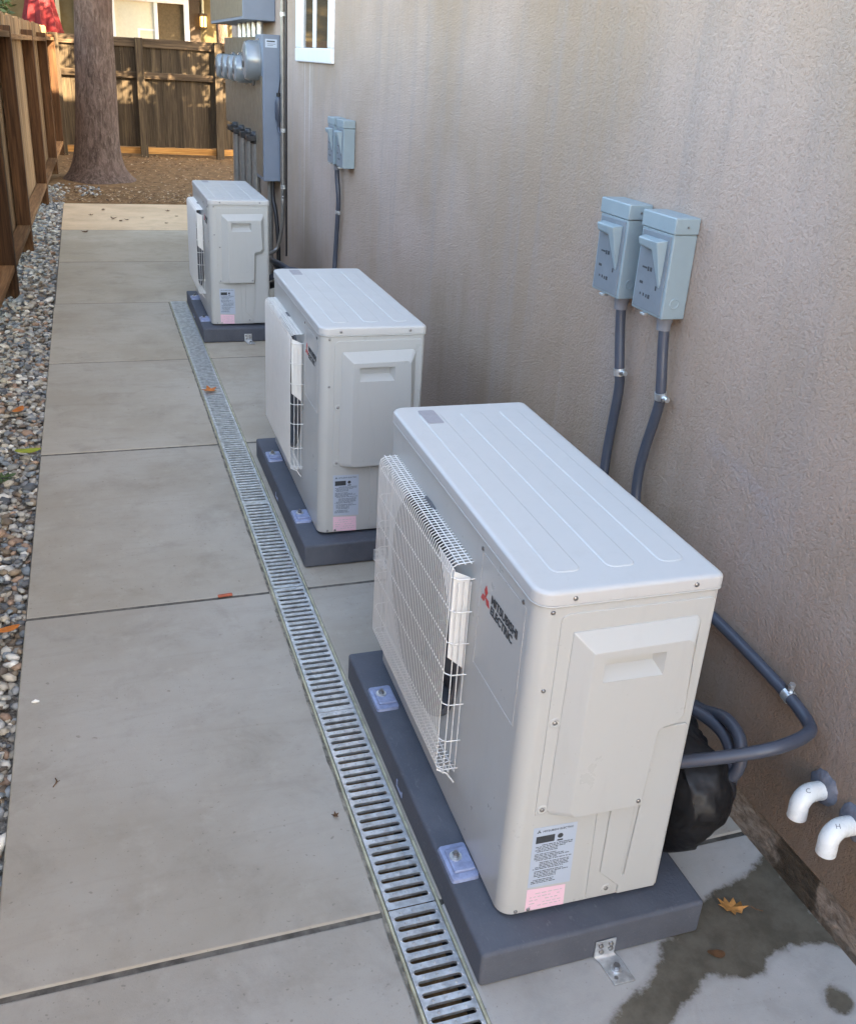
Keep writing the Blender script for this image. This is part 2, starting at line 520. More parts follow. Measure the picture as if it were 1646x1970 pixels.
def catmull(pts, n=8):
    P = [Vector(p) for p in pts]
    P = [P[0] * 2 - P[1]] + P + [P[-1] * 2 - P[-2]]
    out = []
    for i in range(1, len(P) - 2):
        a, b, c, d = P[i - 1], P[i], P[i + 1], P[i + 2]
        for k in range(n):
            t = k / n
            out.append(0.5 * ((2 * b) + (c - a) * t + (2 * a - 5 * b + 4 * c - d) * t * t + (3 * b - a - 3 * c + d) * t ** 3))
    out.append(P[-2])
    return out

def rrect(x0, x1, y0, y1, r, n=5):
    """rounded rectangle, r = one radius or four (x0y0, x1y0, x1y1, x0y1)"""
    if not isinstance(r, (list, tuple)): r = [r] * 4
    pts = []
    for (cx, cy, a0, rr) in ((x0 + r[0], y0 + r[0], 180, r[0]), (x1 - r[1], y0 + r[1], 270, r[1]), (x1 - r[2], y1 - r[2], 0, r[2]), (x0 + r[3], y1 - r[3], 90, r[3])):
        for k in range(n + 1):
            a = R(a0 + 90 * k / n)
            pts.append((cx + rr * math.cos(a), cy + rr * math.sin(a)))
    return pts

def empty(name, loc=(0, 0, 0), rz=0.0):
    o = bpy.data.objects.new(name, None)
    COL.objects.link(o)
    o.location = loc
    o.rotation_euler = (0, 0, rz)
    o.empty_display_size = 0.1
    return o

def tag(o, label=None, cat=None, group=None, kind=None):
    if label: o['label'] = label
    if cat: o['category'] = cat
    if group: o['group'] = group
    if kind: o['kind'] = kind
    return o

def copy_tree(o, parent=None):
    c = o.copy()
    COL.objects.link(c)
    c.parent = parent
    for ch in list(o.children):
        copy_tree(ch, c)
    return c

def boolean(o, cutter):
    md = o.modifiers.new('cut', 'BOOLEAN')
    md.operation = 'DIFFERENCE'; md.solver = 'EXACT'; md.object = cutter
    dg = bpy.context.evaluated_depsgraph_get()
    me = bpy.data.meshes.new_from_object(o.evaluated_get(dg))
    o.modifiers.clear()
    o.data = me
    bpy.data.objects.remove(cutter)

def text_mesh(txt, size, offset=0.0, align='LEFT', extrude=0.0002):
    cu = bpy.data.curves.new('lettering', 'FONT')
    cu.body = txt; cu.size = size; cu.align_x = align; cu.extrude = extrude; cu.offset = offset
    cu.resolution_u = 3
    ob = bpy.data.objects.new('lettering', cu)
    COL.objects.link(ob)
    dg = bpy.context.evaluated_depsgraph_get()
    me = bpy.data.meshes.new_from_object(ob.evaluated_get(dg))
    bpy.data.objects.remove(ob)
    bpy.data.curves.remove(cu)
    me.materials.clear()
    return me

# ------------------------------------------------------------------ ground, walkway
WALL = 0.647
GL, GR = -0.172, -0.064         # trench drain edges
PATH_L = -0.88
gm = MB()
g = MB()
g.v = [(-60, -30, -0.09), (60, -30, -0.09), (60, 9.5, -0.09), (-60, 9.5, -0.09)]
g.f = [(0, 1, 2, 3)]
ground = g.build('ground', 'dirt'); tag(ground, kind='structure')
# raised soil of the back yard
nx, ny = 90, 60
g = MB()
for j in range(ny + 1):
    for i in range(nx + 1):
        x = -6 + 14 * i / nx; y = 9.5 + 12 * j / ny
        z = -0.012 + 0.018 * mnoise.noise(Vector((x * 1.3, y * 1.3, 0))) + 0.008 * mnoise.noise(Vector((x * 6, y * 6, 3)))
        if j == 0: z = -0.12
        d = math.hypot(x + 0.5, y - 11.45)
        z += 0.07 * max(0, 1 - d / 1.1) ** 2
        g.v.append((x, y, z))
for j in range(ny):
    for i in range(nx):
        a = j * (nx + 1) + i
        g.f.append((a, a + 1, a + nx + 2, a + nx + 1))
yard = g.build('yard_soil', 'dirt', smooth=True); tag(yard, kind='structure')

walk = MB().box(PATH_L, WALL + 0.05, -3.2, -1.2, -0.088, -0.0032).box(PATH_L, GL - 0.004, -1.2, 9.52, -0.088, -0.0032)\
    .box(GR + 0.004, WALL + 0.05, -1.2, 9.52, -0.087, -0.0032).box(GL - 0.004, GR + 0.004, 5.2, 9.52, -0.0875, -0.0032).build('walkway', 'joint')
tag(walk, kind='structure')
JOINTS = [-3.2, -1.11, 0.1407, 1.392, 2.644, 3.895, 5.19, 6.52, 7.95, 9.56]
GAP = 0.0045
def slab(x0, x1, y0, y1, mat='concrete', z=0.0):
    ga = 0.0045 if y0 < 1.3 else 0.0055
    gb = 0.0045 if y1 < 1.3 else 0.0055
    b = MB().box(x0, x1, y0 + ga, y1 - gb, -0.08, z)
    return b.build('concrete_slab', mat, walk, bevel=0.006 if y0 < 3 else 0.004, seg=3)
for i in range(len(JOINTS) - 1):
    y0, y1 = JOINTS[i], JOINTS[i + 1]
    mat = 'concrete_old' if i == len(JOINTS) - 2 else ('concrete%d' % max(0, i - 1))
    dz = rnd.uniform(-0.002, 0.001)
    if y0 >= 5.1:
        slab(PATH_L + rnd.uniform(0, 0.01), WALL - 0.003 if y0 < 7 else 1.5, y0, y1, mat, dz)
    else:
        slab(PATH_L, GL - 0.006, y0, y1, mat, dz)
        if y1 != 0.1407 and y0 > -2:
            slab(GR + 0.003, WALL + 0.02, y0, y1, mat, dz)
slab(GR + 0.003, WALL + 0.02, -3.2, -1.11)

# the near slab by the wall carries the water stain (a fine grid with a stain attribute)
WET = [(0.66, 0.075), (0.607, 0.045), (0.555, 0.031), (0.457, 0.002), (0.40, 0.03), (0.36, -0.05), (0.311, -0.075), (0.288, -0.104), (0.242, -0.134), (0.17, -0.167), (0.10, -0.21),
       (0.12, -0.26), (0.244, -0.219), (0.297, -0.19), (0.338, -0.169), (0.37, -0.158), (0.413, -0.17), (0.47, -0.178), (0.498, -0.156), (0.531, -0.145), (0.567, -0.14), (0.632, -0.154), (0.66, -0.17)]
def poly_sd(x, y, poly):
    d = 1e9; ins = False
    n = len(poly)
    for i in range(n):
        ax, ay = poly[i]; bx, by = poly[(i + 1) % n]
        ex, ey = bx - ax, by - ay
        t = max(0, min(1, ((x - ax) * ex + (y - ay) * ey) / (ex * ex + ey * ey)))
        d = min(d, math.hypot(x - ax - ex * t, y - ay - ey * t))
        if (ay > y) != (by > y) and x < (bx - ax) * (y - ay) / (by - ay) + ax:
            ins = not ins
    return d if ins else -d
g = MB(); wet = []
xa, xb, ya, yb = GR + 0.003, WALL + 0.02, -1.11 + GAP, 0.1407 - GAP
ys = [ya] + [-0.5 + 0.0078 * k for k in range(82)] + [yb]
nx = 92
for y in ys:
    for i in range(nx + 1):
        x = xa + (xb - xa) * i / nx
        e = min(y - ya, yb - y, x - xa)
        z = -0.004 if e < 0.003 else 0.0
        g.v.append((x, y, z))
        sd = poly_sd(x, y, WET) if y > -0.6 else -1
        # a second, smaller old stain at the very edge of the frame
        sd = max(sd, 0.028 - math.hypot((x - 0.57), (y + 0.262) * 1.1))
        wet.append(max(0.0, min(1.0, 0.5 + sd / 0.055)))
for j in range(len(ys) - 1):
    for i in range(nx):
        a = j * (nx + 1) + i
        g.f.append((a, a + 1, a + nx + 2, a + nx + 1))
o = g.build('concrete_slab', 'concrete_wet', walk)
at = o.data.attributes.new('wet', 'FLOAT', 'POINT')
at.data.foreach_set('value', wet)
# its edges
MB().box(xa, xb, ya, yb, -0.08, -0.006).build('slab_body', 'concrete', walk)

# ------------------------------------------------------------------ building with stucco wall
bld = empty('stucco_building', (WALL, 2.0, 0))
tag(bld, 'tan stucco building side wall with a white framed window', 'building')
def child(o, parent):
    o.parent = parent
    o.matrix_parent_inverse = Matrix.Translation(-Vector(parent.location))
    return o
WY0, WY1, WZ0 = 4.13, 5.07, 1.485
END = 7.9
w = MB()
w.box(WALL, WALL + 0.2, -5, WY0 + 0.03, 0.092, 4.94).box(WALL, WALL + 0.2, WY1 - 0.03, END, 0.092, 4.94)
w.box(WALL, WALL + 0.2, WY0 + 0.03, WY1 - 0.03, 0.092, WZ0 + 0.03).box(WALL, WALL + 0.2, WY0 + 0.03, WY1 - 0.03, 2.6, 4.94)
w.box(WALL + 0.2, 7, END - 0.2, END, 0.092, 4.94)
child(w.build('wall', 'stucco'), bld)
child(MB().box(WALL + 0.006, WALL + 0.19, -5, END - 0.01, -0.1, 0.094).box(WALL + 0.21, 6.9, END - 0.19, END - 0.01, -0.1, 0.094).build('foundation', 'footing'), bld)
child(MB().box(WALL - 0.25, 7.3, -5.3, END + 0.35, 4.945, 5.14).build('roof', 'trim_cream'), bld)
win = child(MB().box(WALL + 0.10, WALL + 0.12, WY0, WY1, WZ0, 2.62).build('window', 'glassdark'), bld)
fr = MB()
fx0 = WALL - 0.018
fr.box(fx0, WALL + 0.09, WY0, WY1, WZ0, WZ0 + 0.075)
fr.box(fx0 + 0.002, WALL + 0.09, WY0, WY0 + 0.10, WZ0 + 0.075, 2.55).box(fx0 + 0.002, WALL + 0.09, WY1 - 0.19, WY1, WZ0 + 0.075, 2.55)
fr.box(fx0, WALL + 0.09, WY0, WY1, 2.55, 2.64)
o = fr.build('frame', 'vinyl', win, bevel=0.006)
o = MB().box(WALL - 0.013, WALL + 0.085, 4.535, 4.605, WZ0 + 0.076, 2.549).build('meeting_stile', 'vinyl', win, bevel=0.004)
o = MB().box(WALL - 0.008, WALL - 0.004, WY0 + 0.1, 4.535, WZ0 + 0.076, 2.549).build('pane', 'glassdark', win)
o = MB().box(WALL - 0.004, WALL - 0.0, 4.605, WY1 - 0.19, WZ0 + 0.076, 2.549).build('pane', 'glassdark', win)

# ------------------------------------------------------------------ trench drain
drain = empty('trench_drain', ((GL + GR) / 2, 0, 0))
tag(drain, 'long galvanised slotted trench drain set in the concrete walkway', 'drain')
CX = (GL + GR) / 2
ch = MB()
y0d, y1d = -1.2, 5.185
ch.box(-0.058, -0.0505, y0d, y1d, -0.12, -0.016).box(0.0505, 0.058, y0d, y1d, -0.12, -0.016).box(-0.0505, 0.0505, y0d, y1d, -0.12, -0.11)
ch.box(-0.0505, 0.0505, y1d - 0.01, y1d, -0.11, -0.016)
ch.build('channel', 'channel', drain)
fr = MB()
fr.box(-0.0565, -0.0505, y0d, y1d, -0.0155, 0.0015).box(0.0505, 0.0565, y0d, y1d, -0.0155, 0.0015)
fr.build('frame', 'brassy', drain, bevel=0.0012)

def grate_mesh(length, pitch, first):
    """stamped plate with obround slots (real holes), rolled sides and small anti-slip dimples"""
    b = MB()
    hw, hs, sw = 0.0488, 0.0365, 0.0058
    n = max(1, int((length - 0.012) / pitch))
    off = (length - n * pitch) / 2
    NA = 5
    def quad(a, b_, c, d): b.f.append((a, b_, c, d))
    def V(x, y, z=0.0): b.v.append((x, y, z)); return len(b.v) - 1
    def strip(pairs):
        for i in range(len(pairs) - 1):
            quad(pairs[i][0], pairs[i][1], pairs[i + 1][1], pairs[i + 1][0])
    # end plates
    for (ya_, yb_) in ((0.001, off), (length - off, length - 0.001)):
        quad(V(-hw, ya_), V(hw, ya_), V(hw, yb_), V(-hw, yb_))
    for k in range(n):
        ya_ = off + k * pitch; yb_ = ya_ + pitch; yc = (ya_ + yb_) / 2
        for sgn in (-1, 1):
            yo = ya_ if sgn < 0 else yb_
            xs = [-hw] + [-hs - sw * math.cos(R(90 * q / NA)) if q < NA else -hs for q in range(NA + 1)] + \
                 [hs + sw * math.sin(R(90 * q / NA)) for q in range(NA + 1)] + [hw]
            ysl = [yc] + [yc + sgn * sw * math.sin(R(90 * q / NA)) for q in range(NA + 1)] + \
                  [yc + sgn * sw * math.cos(R(90 * q / NA)) for q in range(NA + 1)] + [yc]
            outer = [V(x, yo) for x in xs]
            inner = [V(x, y) for x, y in zip(xs, ysl)]
            low = [V(x, y, -0.007) for x, y in zip(xs[1:-1], ysl[1:-1])]
            strip(list(zip(outer, inner)))
            strip(list(zip(inner[1:-1], low)))
        # dimples on the bar after this slot
        for xx in (-0.027, -0.002, 0.023):
            cx, cy = xx + 0.003 * (k % 2), yb_
            top = V(cx, cy, 0.0022)
            ring = [V(cx + 0.0034 * math.cos(q), cy + 0.0034 * math.sin(q), 0.0002) for q in [i * math.pi / 3 for i in range(6)]]
            for i in range(6): b.f.append((top, ring[i], ring[(i + 1) % 6]))
        for xx in (-0.044, 0.0435):
            cx, cy = xx, yc
            top = V(cx, cy, 0.002)
            ring = [V(cx + 0.003 * math.cos(q), cy + 0.003 * math.sin(q), 0.0002) for q in [i * math.pi / 3 for i in range(6)]]
            for i in range(6): b.f.append((top, ring[i], ring[(i + 1) % 6]))
    for sx in (-hw, hw):
        quad(V(sx, 0.001), V(sx, length - 0.001), V(sx, length - 0.001, -0.014), V(sx, 0.001, -0.014))
    return b
b0 = grate_mesh(0.632, 0.0244, 0)
si = MB(); n = 300
for i in range(n + 1):
    y = y0d + (y1d - 0.012 - y0d) * i / n
    for q in range(7):
        x = -0.050 + 0.1 * q / 6
        si.v.append((x, y, -0.075 + 0.035 * mnoise.noise(Vector((x * 20, y * 3.1, 2))) + 0.014 * mnoise.noise(Vector((x * 60, y * 30, 8)))))
for i in range(n):
    for q in range(6):
        a = i * 7 + q
        si.f.append((a, a + 1, a + 8, a + 7))
si.build('silt', 'dirt', drain, smooth=True)
gt = MB(); n = 420
for i in range(n + 1):
    y = y0d + (y1d - y0d) * i / n
    q = mnoise.noise(Vector((y * 9, 0, 0))) * 0.004 + mnoise.noise(Vector((y * 31, 4, 0))) * 0.003
    zz = -0.002 + 0.003 * mnoise.noise(Vector((y * 14, 7, 0)))
    gt.v += [(-0.0635 - 0.001 - max(-0.002, q), y, min(0.0012, zz + 0.002)), (-0.0600, y, zz), (-0.0568, y, zz - 0.001)]
for i in range(n):
    a = i * 3
    gt.f += [(a, a + 1, a + 4, a + 3), (a + 1, a + 2, a + 5, a + 4)]
gt.build('mortar_edge', 'mortar', drain, smooth=True)
first = None
for k in range(-2, 8):
    ys_ = 0.143 + 0.632 * k
    if first is None:
        first = b0.build('grate', 'galv', drain)
        first.location = (0, ys_, 0.001)
    else:
        c = first.copy(); COL.objects.link(c); c.parent = drain
        c.location = (0, ys_, 0.001 - 0.0006 * (k % 2))

# ------------------------------------------------------------------ gravel strip
def add_pebbles(b, tints, n, xr, yr, zr, sr, rng):
    ico = bmesh.new(); bmesh.ops.create_icosphere(ico, subdivisions=1, radius=1)
    iv = [v.co.copy() for v in ico.verts]; ifc = [[v.index for v in f.verts] for f in ico.faces]; ico.free()
    pal = [srgb(166, 166, 160), srgb(140, 142, 142), srgb(184, 180, 170), srgb(174, 172, 164), srgb(178, 170, 156), srgb(196, 186, 168), srgb(96, 100, 104), srgb(140, 124, 104), srgb(168, 140, 118), srgb(216, 212, 202), srgb(128, 136, 140), srgb(108, 96, 84)]
    for _ in range(n):
        s = rng.uniform(*sr)
        y = rng.uniform(*yr)
        lo, hi = xr(y)
        x = rng.uniform(lo, hi)
        z = rng.uniform(*zr)
        rot = Matrix.Rotation(rng.uniform(0, 6.28), 3, 'Z') @ Matrix.Rotation(rng.uniform(-0.5, 0.5), 3, 'X') @ Matrix.Rotation(rng.uniform(-0.4, 0.4), 3, 'Y')
        sc = Vector((s * rng.uniform(0.8, 1.5), s * rng.uniform(0.75, 1.1), s * rng.uniform(0.45, 0.75)))
        off = Vector((rng.uniform(0, 99), rng.uniform(0, 99), 0))
        k = len(b.v)
        c = rng.choice(pal); q = rng.uniform(0.75, 1.3)
        c = tuple(min(1, v * q) for v in c)
        for v in iv:
            d = 1 + 0.28 * mnoise.noise(v * 1.2 + off)
            p = rot @ Vector((v.x * sc.x * d, v.y * sc.y * d, v.z * sc.z * d))
            b.v.append((x + p.x, y + p.y, z + p.z))
            tints.append((*c, 1))
        for f in ifc:
            b.f.append(tuple(k + i for i in f))
def tint_attr(o, tints):
    at = o.data.color_attributes.new('tint', 'FLOAT_COLOR', 'POINT')
    flat = [c for t in tints for c in t]
    at.data.foreach_set('color', flat)
fx = lambda y: -1.12 + 0.02 * (y - 5)
def mk_bed():
    t = NT('gravel fines')
    v = t.pos()
    n = t.noise(v, 60, 4, 0.7); n2 = t.noise(v, 160, 3, 0.7)
    col = t.mix(t.ramp(n, 0.35, 0.65), srgb(92, 86, 78), srgb(160, 154, 144))
    return t.out(col, 0.95, 0, t.bump(n2, 0.9, 0.01), 0.2)
MATS['bed'] = mk_bed()
bed = MB().box(-1.45, PATH_L - 0.002, -3, 11.2, -0.085, -0.034).build('gravel_bed', 'bed')
tag(bed, kind='structure')
b = MB(); tn = []
pr = random.Random(3)
add_pebbles(b, tn, 7000, lambda y: (fx(y) - 0.20, PATH_L - 0.004), (0.1, 4.5), (-0.040, -0.012), (0.009, 0.019), pr)
add_pebbles(b, tn, 5200, lambda y: (fx(y) - 0.20, PATH_L - 0.004), (4.5, 11.3), (-0.040, -0.010), (0.010, 0.020), pr)
add_pebbles(b, tn, 110, lambda y: (fx(y) - 0.05, PATH_L - 0.03), (1.2, 9.0), (-0.02, -0.008), (0.020, 0.030), pr)
add_pebbles(b, tn, 60, lambda y: (-1.05, -0.5), (10.0, 11.2), (-0.0, 0.02), (0.012, 0.025), pr)
gv = b.build('gravel', 'pebble', smooth=True, ang=80)
tint_attr(gv, tn)
tag(gv, 'grey and tan river pebbles in the strip between fence and walkway', 'gravel', kind='stuff')

# ------------------------------------------------------------------ heat pump units
L, H, D = 0.863, 0.697, 0.33
GY0, GY1, GZ0, GZ1, GX = 0.272, 0.800, 0.128, 0.598, -0.042
FC = ((GY0 + GY1) / 2, (GZ0 + GZ1) / 2)

def make_heat_pump():
    t = empty('heat_pump')
    body = MB().prism(rrect(0, D, 0, L, (0.030, 0.012, 0.012, 0.030), 7), 2, 0.010, H - 0.021).build('body', 'ivory', None, smooth=True)
    cut = MB().tube([(-0.05, FC[0], FC[1]), (0.13, FC[0], FC[1])], 0.232, 56).build('cutter', 'black')
    boolean(body, cut)
    body.data.shade_smooth(); body.data.set_sharp_from_angle(angle=R(35))
    body.parent = t
    md = body.modifiers.new('normals', 'WEIGHTED_NORMAL'); md.keep_sharp = True
    MB().tube([(0.1285, FC[0], FC[1]), (0.1295, FC[0], FC[1])], 0.2315, 48).build('coil', 'coil', t)
    rg = MB()
    n = 56
    rings = []
    for (x, r) in ((0.003, 0.244), (-0.007, 0.243), (-0.009, 0.237), (-0.004, 0.2315), (0.125, 0.2312)):
        rings.append([(x, FC[0] + r * math.cos(2 * math.pi * k / n), FC[1] + r * math.sin(2 * math.pi * k / n)) for k in range(n)])
    rg.loft(rings, cap=False)
    rg.build('fan_ring', 'fan', t, smooth=True)
    fan = MB().tube([(0.045, *FC), (0.10, *FC)], 0.055, 24).build('fan', 'fan', t, bevel=0.008)
    for k in range(3):
        a0 = k * 2 * math.pi / 3
        m = MB(); N = 8; top = []; bot = []
        for i in range(N + 1):
            for j in range(2):
                pass
        rows = []
        for i in range(6):
            r = 0.05 + 0.165 * i / 5
            row = []
            for j in range(7):
                a = a0 + R(-38 + 76 * j / 6) + R(18) * i / 5
                x = 0.10 - 0.065 * j / 6
                row.append((x, FC[0] + r * math.cos(a), FC[1] + r * math.sin(a)))
            rows.append(row)
        for row in rows: m.v += row
        for i in range(5):
            for j in range(6):
                q = i * 7 + j
                m.f.append((q, q + 1, q + 8, q + 7))
        bl = m.build('blade', 'fan', fan, smooth=True)
        sd = bl.modifiers.new('thick', 'SOLIDIFY'); sd.thickness = 0.004
    # lid with rounded edge and pressed ribs
    lid = MB()
    o3 = 0.003
    rings = []
    for (ins, z) in ((0.0, H - 0.0235), (0.0, H - 0.006), (0.002, H - 0.0025), (0.006, H - 0.0006), (0.011, H)):
        rings.append([(x, y, z) for x, y in rrect(-o3 + ins, D + o3 - ins, -o3 + ins, L + o3 - ins, (0.033 - ins, 0.014 - ins * 0.6, 0.014 - ins * 0.6, 0.033 - ins), 7)])
    lid.loft(rings)
    lid = lid.build('lid', 'lid', t, smooth=True, ang=60, wn=True)
    for (a, b_) in ((0.047, 0.100), (0.146, 0.200), (0.243, 0.292)):
        rr = []
        for ins, z in ((0, H - 0.0004), (0.0016, H + 0.0011), (0.004, H + 0.0016)):
            rr.append([(x, y, z) for x, y in rrect(a + ins, b_ - ins, 0.055 + ins, 0.81 - ins, 0.016 - ins, 5)])
        MB().loft(rr).build('rib', 'lid', lid, smooth=True, ang=60, wn=True)
    # seam bead below the lid
    bead = [(x, y, H - 0.0262) for x, y in rrect(-0.0016, D + 0.0016, -0.0016, L + 0.0016, (0.0316, 0.0136, 0.0136, 0.0316), 7)]
    MB().tube(bead + [bead[0]], 0.0021, 6, cap=False).build('seam_bead', 'ivory', t, smooth=True, ang=80)
    # lid sticker
    st = MB()
    st.prism(rrect(0.052, 0.090, 0.742, 0.828, 0.005, 3), 2, H + 0.0017, H + 0.0022)
    st = st.build('lid_sticker', 'label_grey', lid)
    # service panel plate
    sp = [(0.043, 0.642), (0.046, 0.650), (0.056, 0.655), (0.314, 0.656), (0.322, 0.648), (0.322, 0.016), (0.232, 0.013), (0.230, 0.018), (0.176, 0.016), (0.172, 0.022), (0.166, 0.245), (0.043, 0.245)]
    panel = MB().prism([(x, z) for x, z in sp], 1, -0.0022, 0.004).build('service_panel', 'ivory', t, bevel=0.0011, seg=2)
    outer = [(0.067, 0.620), (0.292, 0.624), (0.300, 0.614), (0.302, 0.424), (0.288, 0.408), (0.262, 0.404), (0.254, 0.398), (0.249, 0.246), (0.070, 0.244), (0.063, 0.256)]
    inner = [(0.097, 0.590), (0.268, 0.594), (0.280, 0.586), (0.287, 0.440), (0.276, 0.424), (0.252, 0.420), (0.243, 0.412), (0.237, 0.250), (0.108, 0.248), (0.098, 0.262)]
    cov = MB().loft([[(x, -0.001, z) for x, z in outer], [(x, -0.004, z) for x, z in outer], [(x, -0.027, z) for x, z in inner]])
    cov = cov.build('service_cover', 'ivory', panel, bevel=0.006, seg=4)
    dg = bpy.context.evaluated_depsgraph_get()
    me = bpy.data.meshes.new_from_object(cov.evaluated_get(dg)); cov.modifiers.clear(); cov.data = me
    # hand recess with a sloping floor
    rx0, rx1, rz0, rz1 = 0.118, 0.229, 0.532, 0.577
    cut = MB().loft([[(rx0, -0.04, rz0), (rx1, -0.04, rz0), (rx1, -0.04, rz1), (rx0, -0.04, rz1)],
                     [(rx0 + 0.0, -0.026, rz0), (rx1, -0.026, rz0), (rx1, -0.026, rz1), (rx0, -0.026, rz1)],
                     [(rx0 + 0.004, -0.0075, rz0 + 0.020), (rx1 - 0.012, -0.0075, rz0 + 0.020), (rx1 - 0.012, -0.0075, rz1 - 0.001), (rx0 + 0.004, -0.0075, rz1 - 0.001)]]).build('cutter', 'ivory')
    boolean(cov, cut)
    cov.data.shade_smooth(); cov.data.set_sharp_from_angle(angle=R(28))
    md = cov.modifiers.new('normals', 'WEIGHTED_NORMAL'); md.keep_sharp = True
    # pressed pipe cover at the lower right
    pc = [(0.262, 0.400), (0.312, 0.402), (0.317, 0.396), (0.317, 0.014), (0.236, 0.014), (0.236, 0.034), (0.192, 0.078), (0.192, 0.243), (0.2405, 0.243), (0.2405, 0.060), (0.2445, 0.060), (0.256, 0.395)]
    MB().prism(pc, 1, -0.0062, -0.002).build('pipe_cover', 'ivory', panel, bevel=0.0022, seg=3)
    # screws
    def screw(x, y, z, ax=1, r=0.0042, par=t):
        d = Vector((0, -1, 0)) if ax == 1 else Vector((-1, 0, 0))
        c = Vector((x, y, z))
        s_ = MB().tube([c - d * 0.002, c + d * 0.0016, c + d * 0.003], [r, r, r * 0.55], 10)
        return s_.build('screw', 'screw', par, smooth=True, ang=50)
    for x, z in ((0.061, 0.684), (0.278, 0.684)): screw(x, -0.003, z, par=lid)
    for x, z in ((0.027, 0.660), (0.028, 0.511), (0.031, 0.016), (0.056, 0.016), (0.305, 0.020)): screw(x, 0.0, z, r=0.0038)
    for x, z in ((0.056, 0.443), (0.055, 0.256), (0.213, 0.030)):
        screw(x, -0.0022, z, par=panel)
        rgn = [[(x + r * math.cos(2 * math.pi * k / 14), yy, z + r * math.sin(2 * math.pi * k / 14)) for k in range(14)] for r, yy in ((0.0105, -0.002), (0.0095, -0.0036), (0.0075, -0.0036), (0.0055, -0.0023))]
        MB().loft(rgn, cap=False).build('screw_boss', 'ivory', panel, smooth=True, ang=60)
    screw(0.229, -0.0272, 0.262, par=panel)
    # rating plate and pink sticker on the end
    lb = MB().loft([[(0.046, y, 0.213), (0.131, y, 0.211), (0.134, y, 0.066), (0.049, y, 0.070)] for y in (0.001, -0.0006)]).build('rating_label', 'label_white', t)
    pk = MB().loft([[(0.049, y, 0.065), (0.126, y, 0.061), (0.128, y, 0.010), (0.050, y, 0.013)] for y in (0.001, -0.0006)]).build('pink_label', 'label_pink', t)
    pm = MB()
    yy = (-0.0010, -0.0004)
    pm.box(0.053, 0.089, *yy, 0.176, 0.192)
    z = 0.1705; row = 0
    while z > 0.076:
        x0 = 0.054 + rnd.choice((0, 0, 0.004, 0.012)); x1 = 0.128 - rnd.choice((0, 0.004, 0.014, 0.03))
        if z < 0.103: x1 = min(x1, 0.102)
        x = x0
        while x < x1 - 0.002:
            q = rnd.uniform(0.002, 0.008)
            pm.box(x, min(x + q, x1), *yy, z - 0.0006, z + 0.00065)
            x += q + rnd.uniform(0.0006, 0.0022)
        row += 1
        z -= 0.0037 if row % 5 else 0.0062
    cxx, czz = 0.1, 0.186
    pm.tube([(cxx, yy[0], czz), (cxx, yy[1], czz)], 0.0055, 12)
    pm.box(0.095, 0.106, *yy, 0.1745, 0.1775)
    tag(pm.build('print', 'print', lb), kind='stuff')
    me = text_mesh('MITSUBISHI ELECTRIC', 0.0062, 0.0)
    me.transform(Matrix(((1, 0, 0, 0.064), (0, 0, -1, -0.0008), (0, 1, 0, 0.2005), (0, 0, 0, 1))))
    tag(link_obj('lettering', me, lb, 'print'), kind='stuff')
    def diamonds(b, cx, cz, s, plane):
        """three rhombi meeting in one point"""
        for a in (90, 210, 330):
            d = Vector((math.cos(R(a)), math.sin(R(a))))
            e = Vector((-d.y, d.x)) * 0.5
            pts = [Vector((0, 0)), d * 0.866 * s - e * s, d * 1.732 * s, d * 0.866 * s + e * s]
            b.append([(cx + p.x, cz + p.y) for p in pts])
    q = []
    diamonds(q, 0.057, 0.2028, 0.0027, 0)
    lm = MB()
    for poly in q: lm.prism(poly, 1, -0.0010, -0.0004)
    lm.build('emblem', 'print', lb, weld=True)
    pp = MB()
    for z in (0.052, 0.044, 0.036, 0.028, 0.021):
        x = 0.056
        while x < 0.118:
            e = rnd.uniform(0.004, 0.011)
            if rnd.random() < 0.8: pp.box(x, min(x + e, 0.12), -0.0009, -0.0004, z - 0.0007, z + 0.0007)
            x += e + 0.003
    tag(pp.build('print', 'film', pk), kind='stuff')
    # maker's badge on the front: text runs towards the camera end
    badge = MB()
    for (a, b_, c, d) in ((0.040, 0.236, 0.6455, 0.6470), (0.040, 0.236, 0.4130, 0.4140), (0.040, 0.0412, 0.414, 0.6455), (0.2348, 0.236, 0.414, 0.6455)):
        badge.box(-0.0007, 0.001, a, b_, c, d)
    badge = badge.build('badge_outline', 'film', t)
    q = []
    diamonds(q, 0, 0, 0.0135, 0)
    lm = MB()
    for poly in q: lm.prism([(0.207 - x, 0.570 + z) for x, z in poly], 0, -0.0010, 0.001)
    lm.build('emblem', 'red', badge, weld=True)
    for txt, zz in (('MITSUBISHI', 0.5745), ('ELECTRIC', 0.5535)):
        me = text_mesh(txt, 0.0225, 0.0006)
        w_ = max(v.co.x for v in me.vertices) - min(v.co.x for v in me.vertices)
        sc = (0.118 if txt[0] == 'M' else 0.100) / w_
        me.transform(Matrix(((0, 0, 1, -0.0009), (-sc, 0, 0, 0.180), (0, 1, 0, zz), (0, 0, 0, 1))))
        link_obj('lettering', me, badge, 'print')
    for y, z in ((0.238, 0.652), (0.052, 0.652)):
        screw(0.0, y, z, ax=0, r=0.0042)
    # wire fan guard
    gr = MB()
    wr = 0.00115
    nv = 50
    for k in range(nv):
        y = GY0 + 0.006 + (GY1 - GY0 - 0.012) * k / (nv - 1)
        gr.tube([(0.001, y, GZ1 + 0.006), (GX + 0.012, y, GZ1 + 0.004), (GX + 0.003, y, GZ1 - 0.001), (GX, y, GZ1 - 0.012), (GX, y, GZ0 + 0.012), (GX + 0.004, y, GZ0), (GX + 0.014, y, GZ0 - 0.004), (0.001, y, GZ0 - 0.004)], wr, 5)
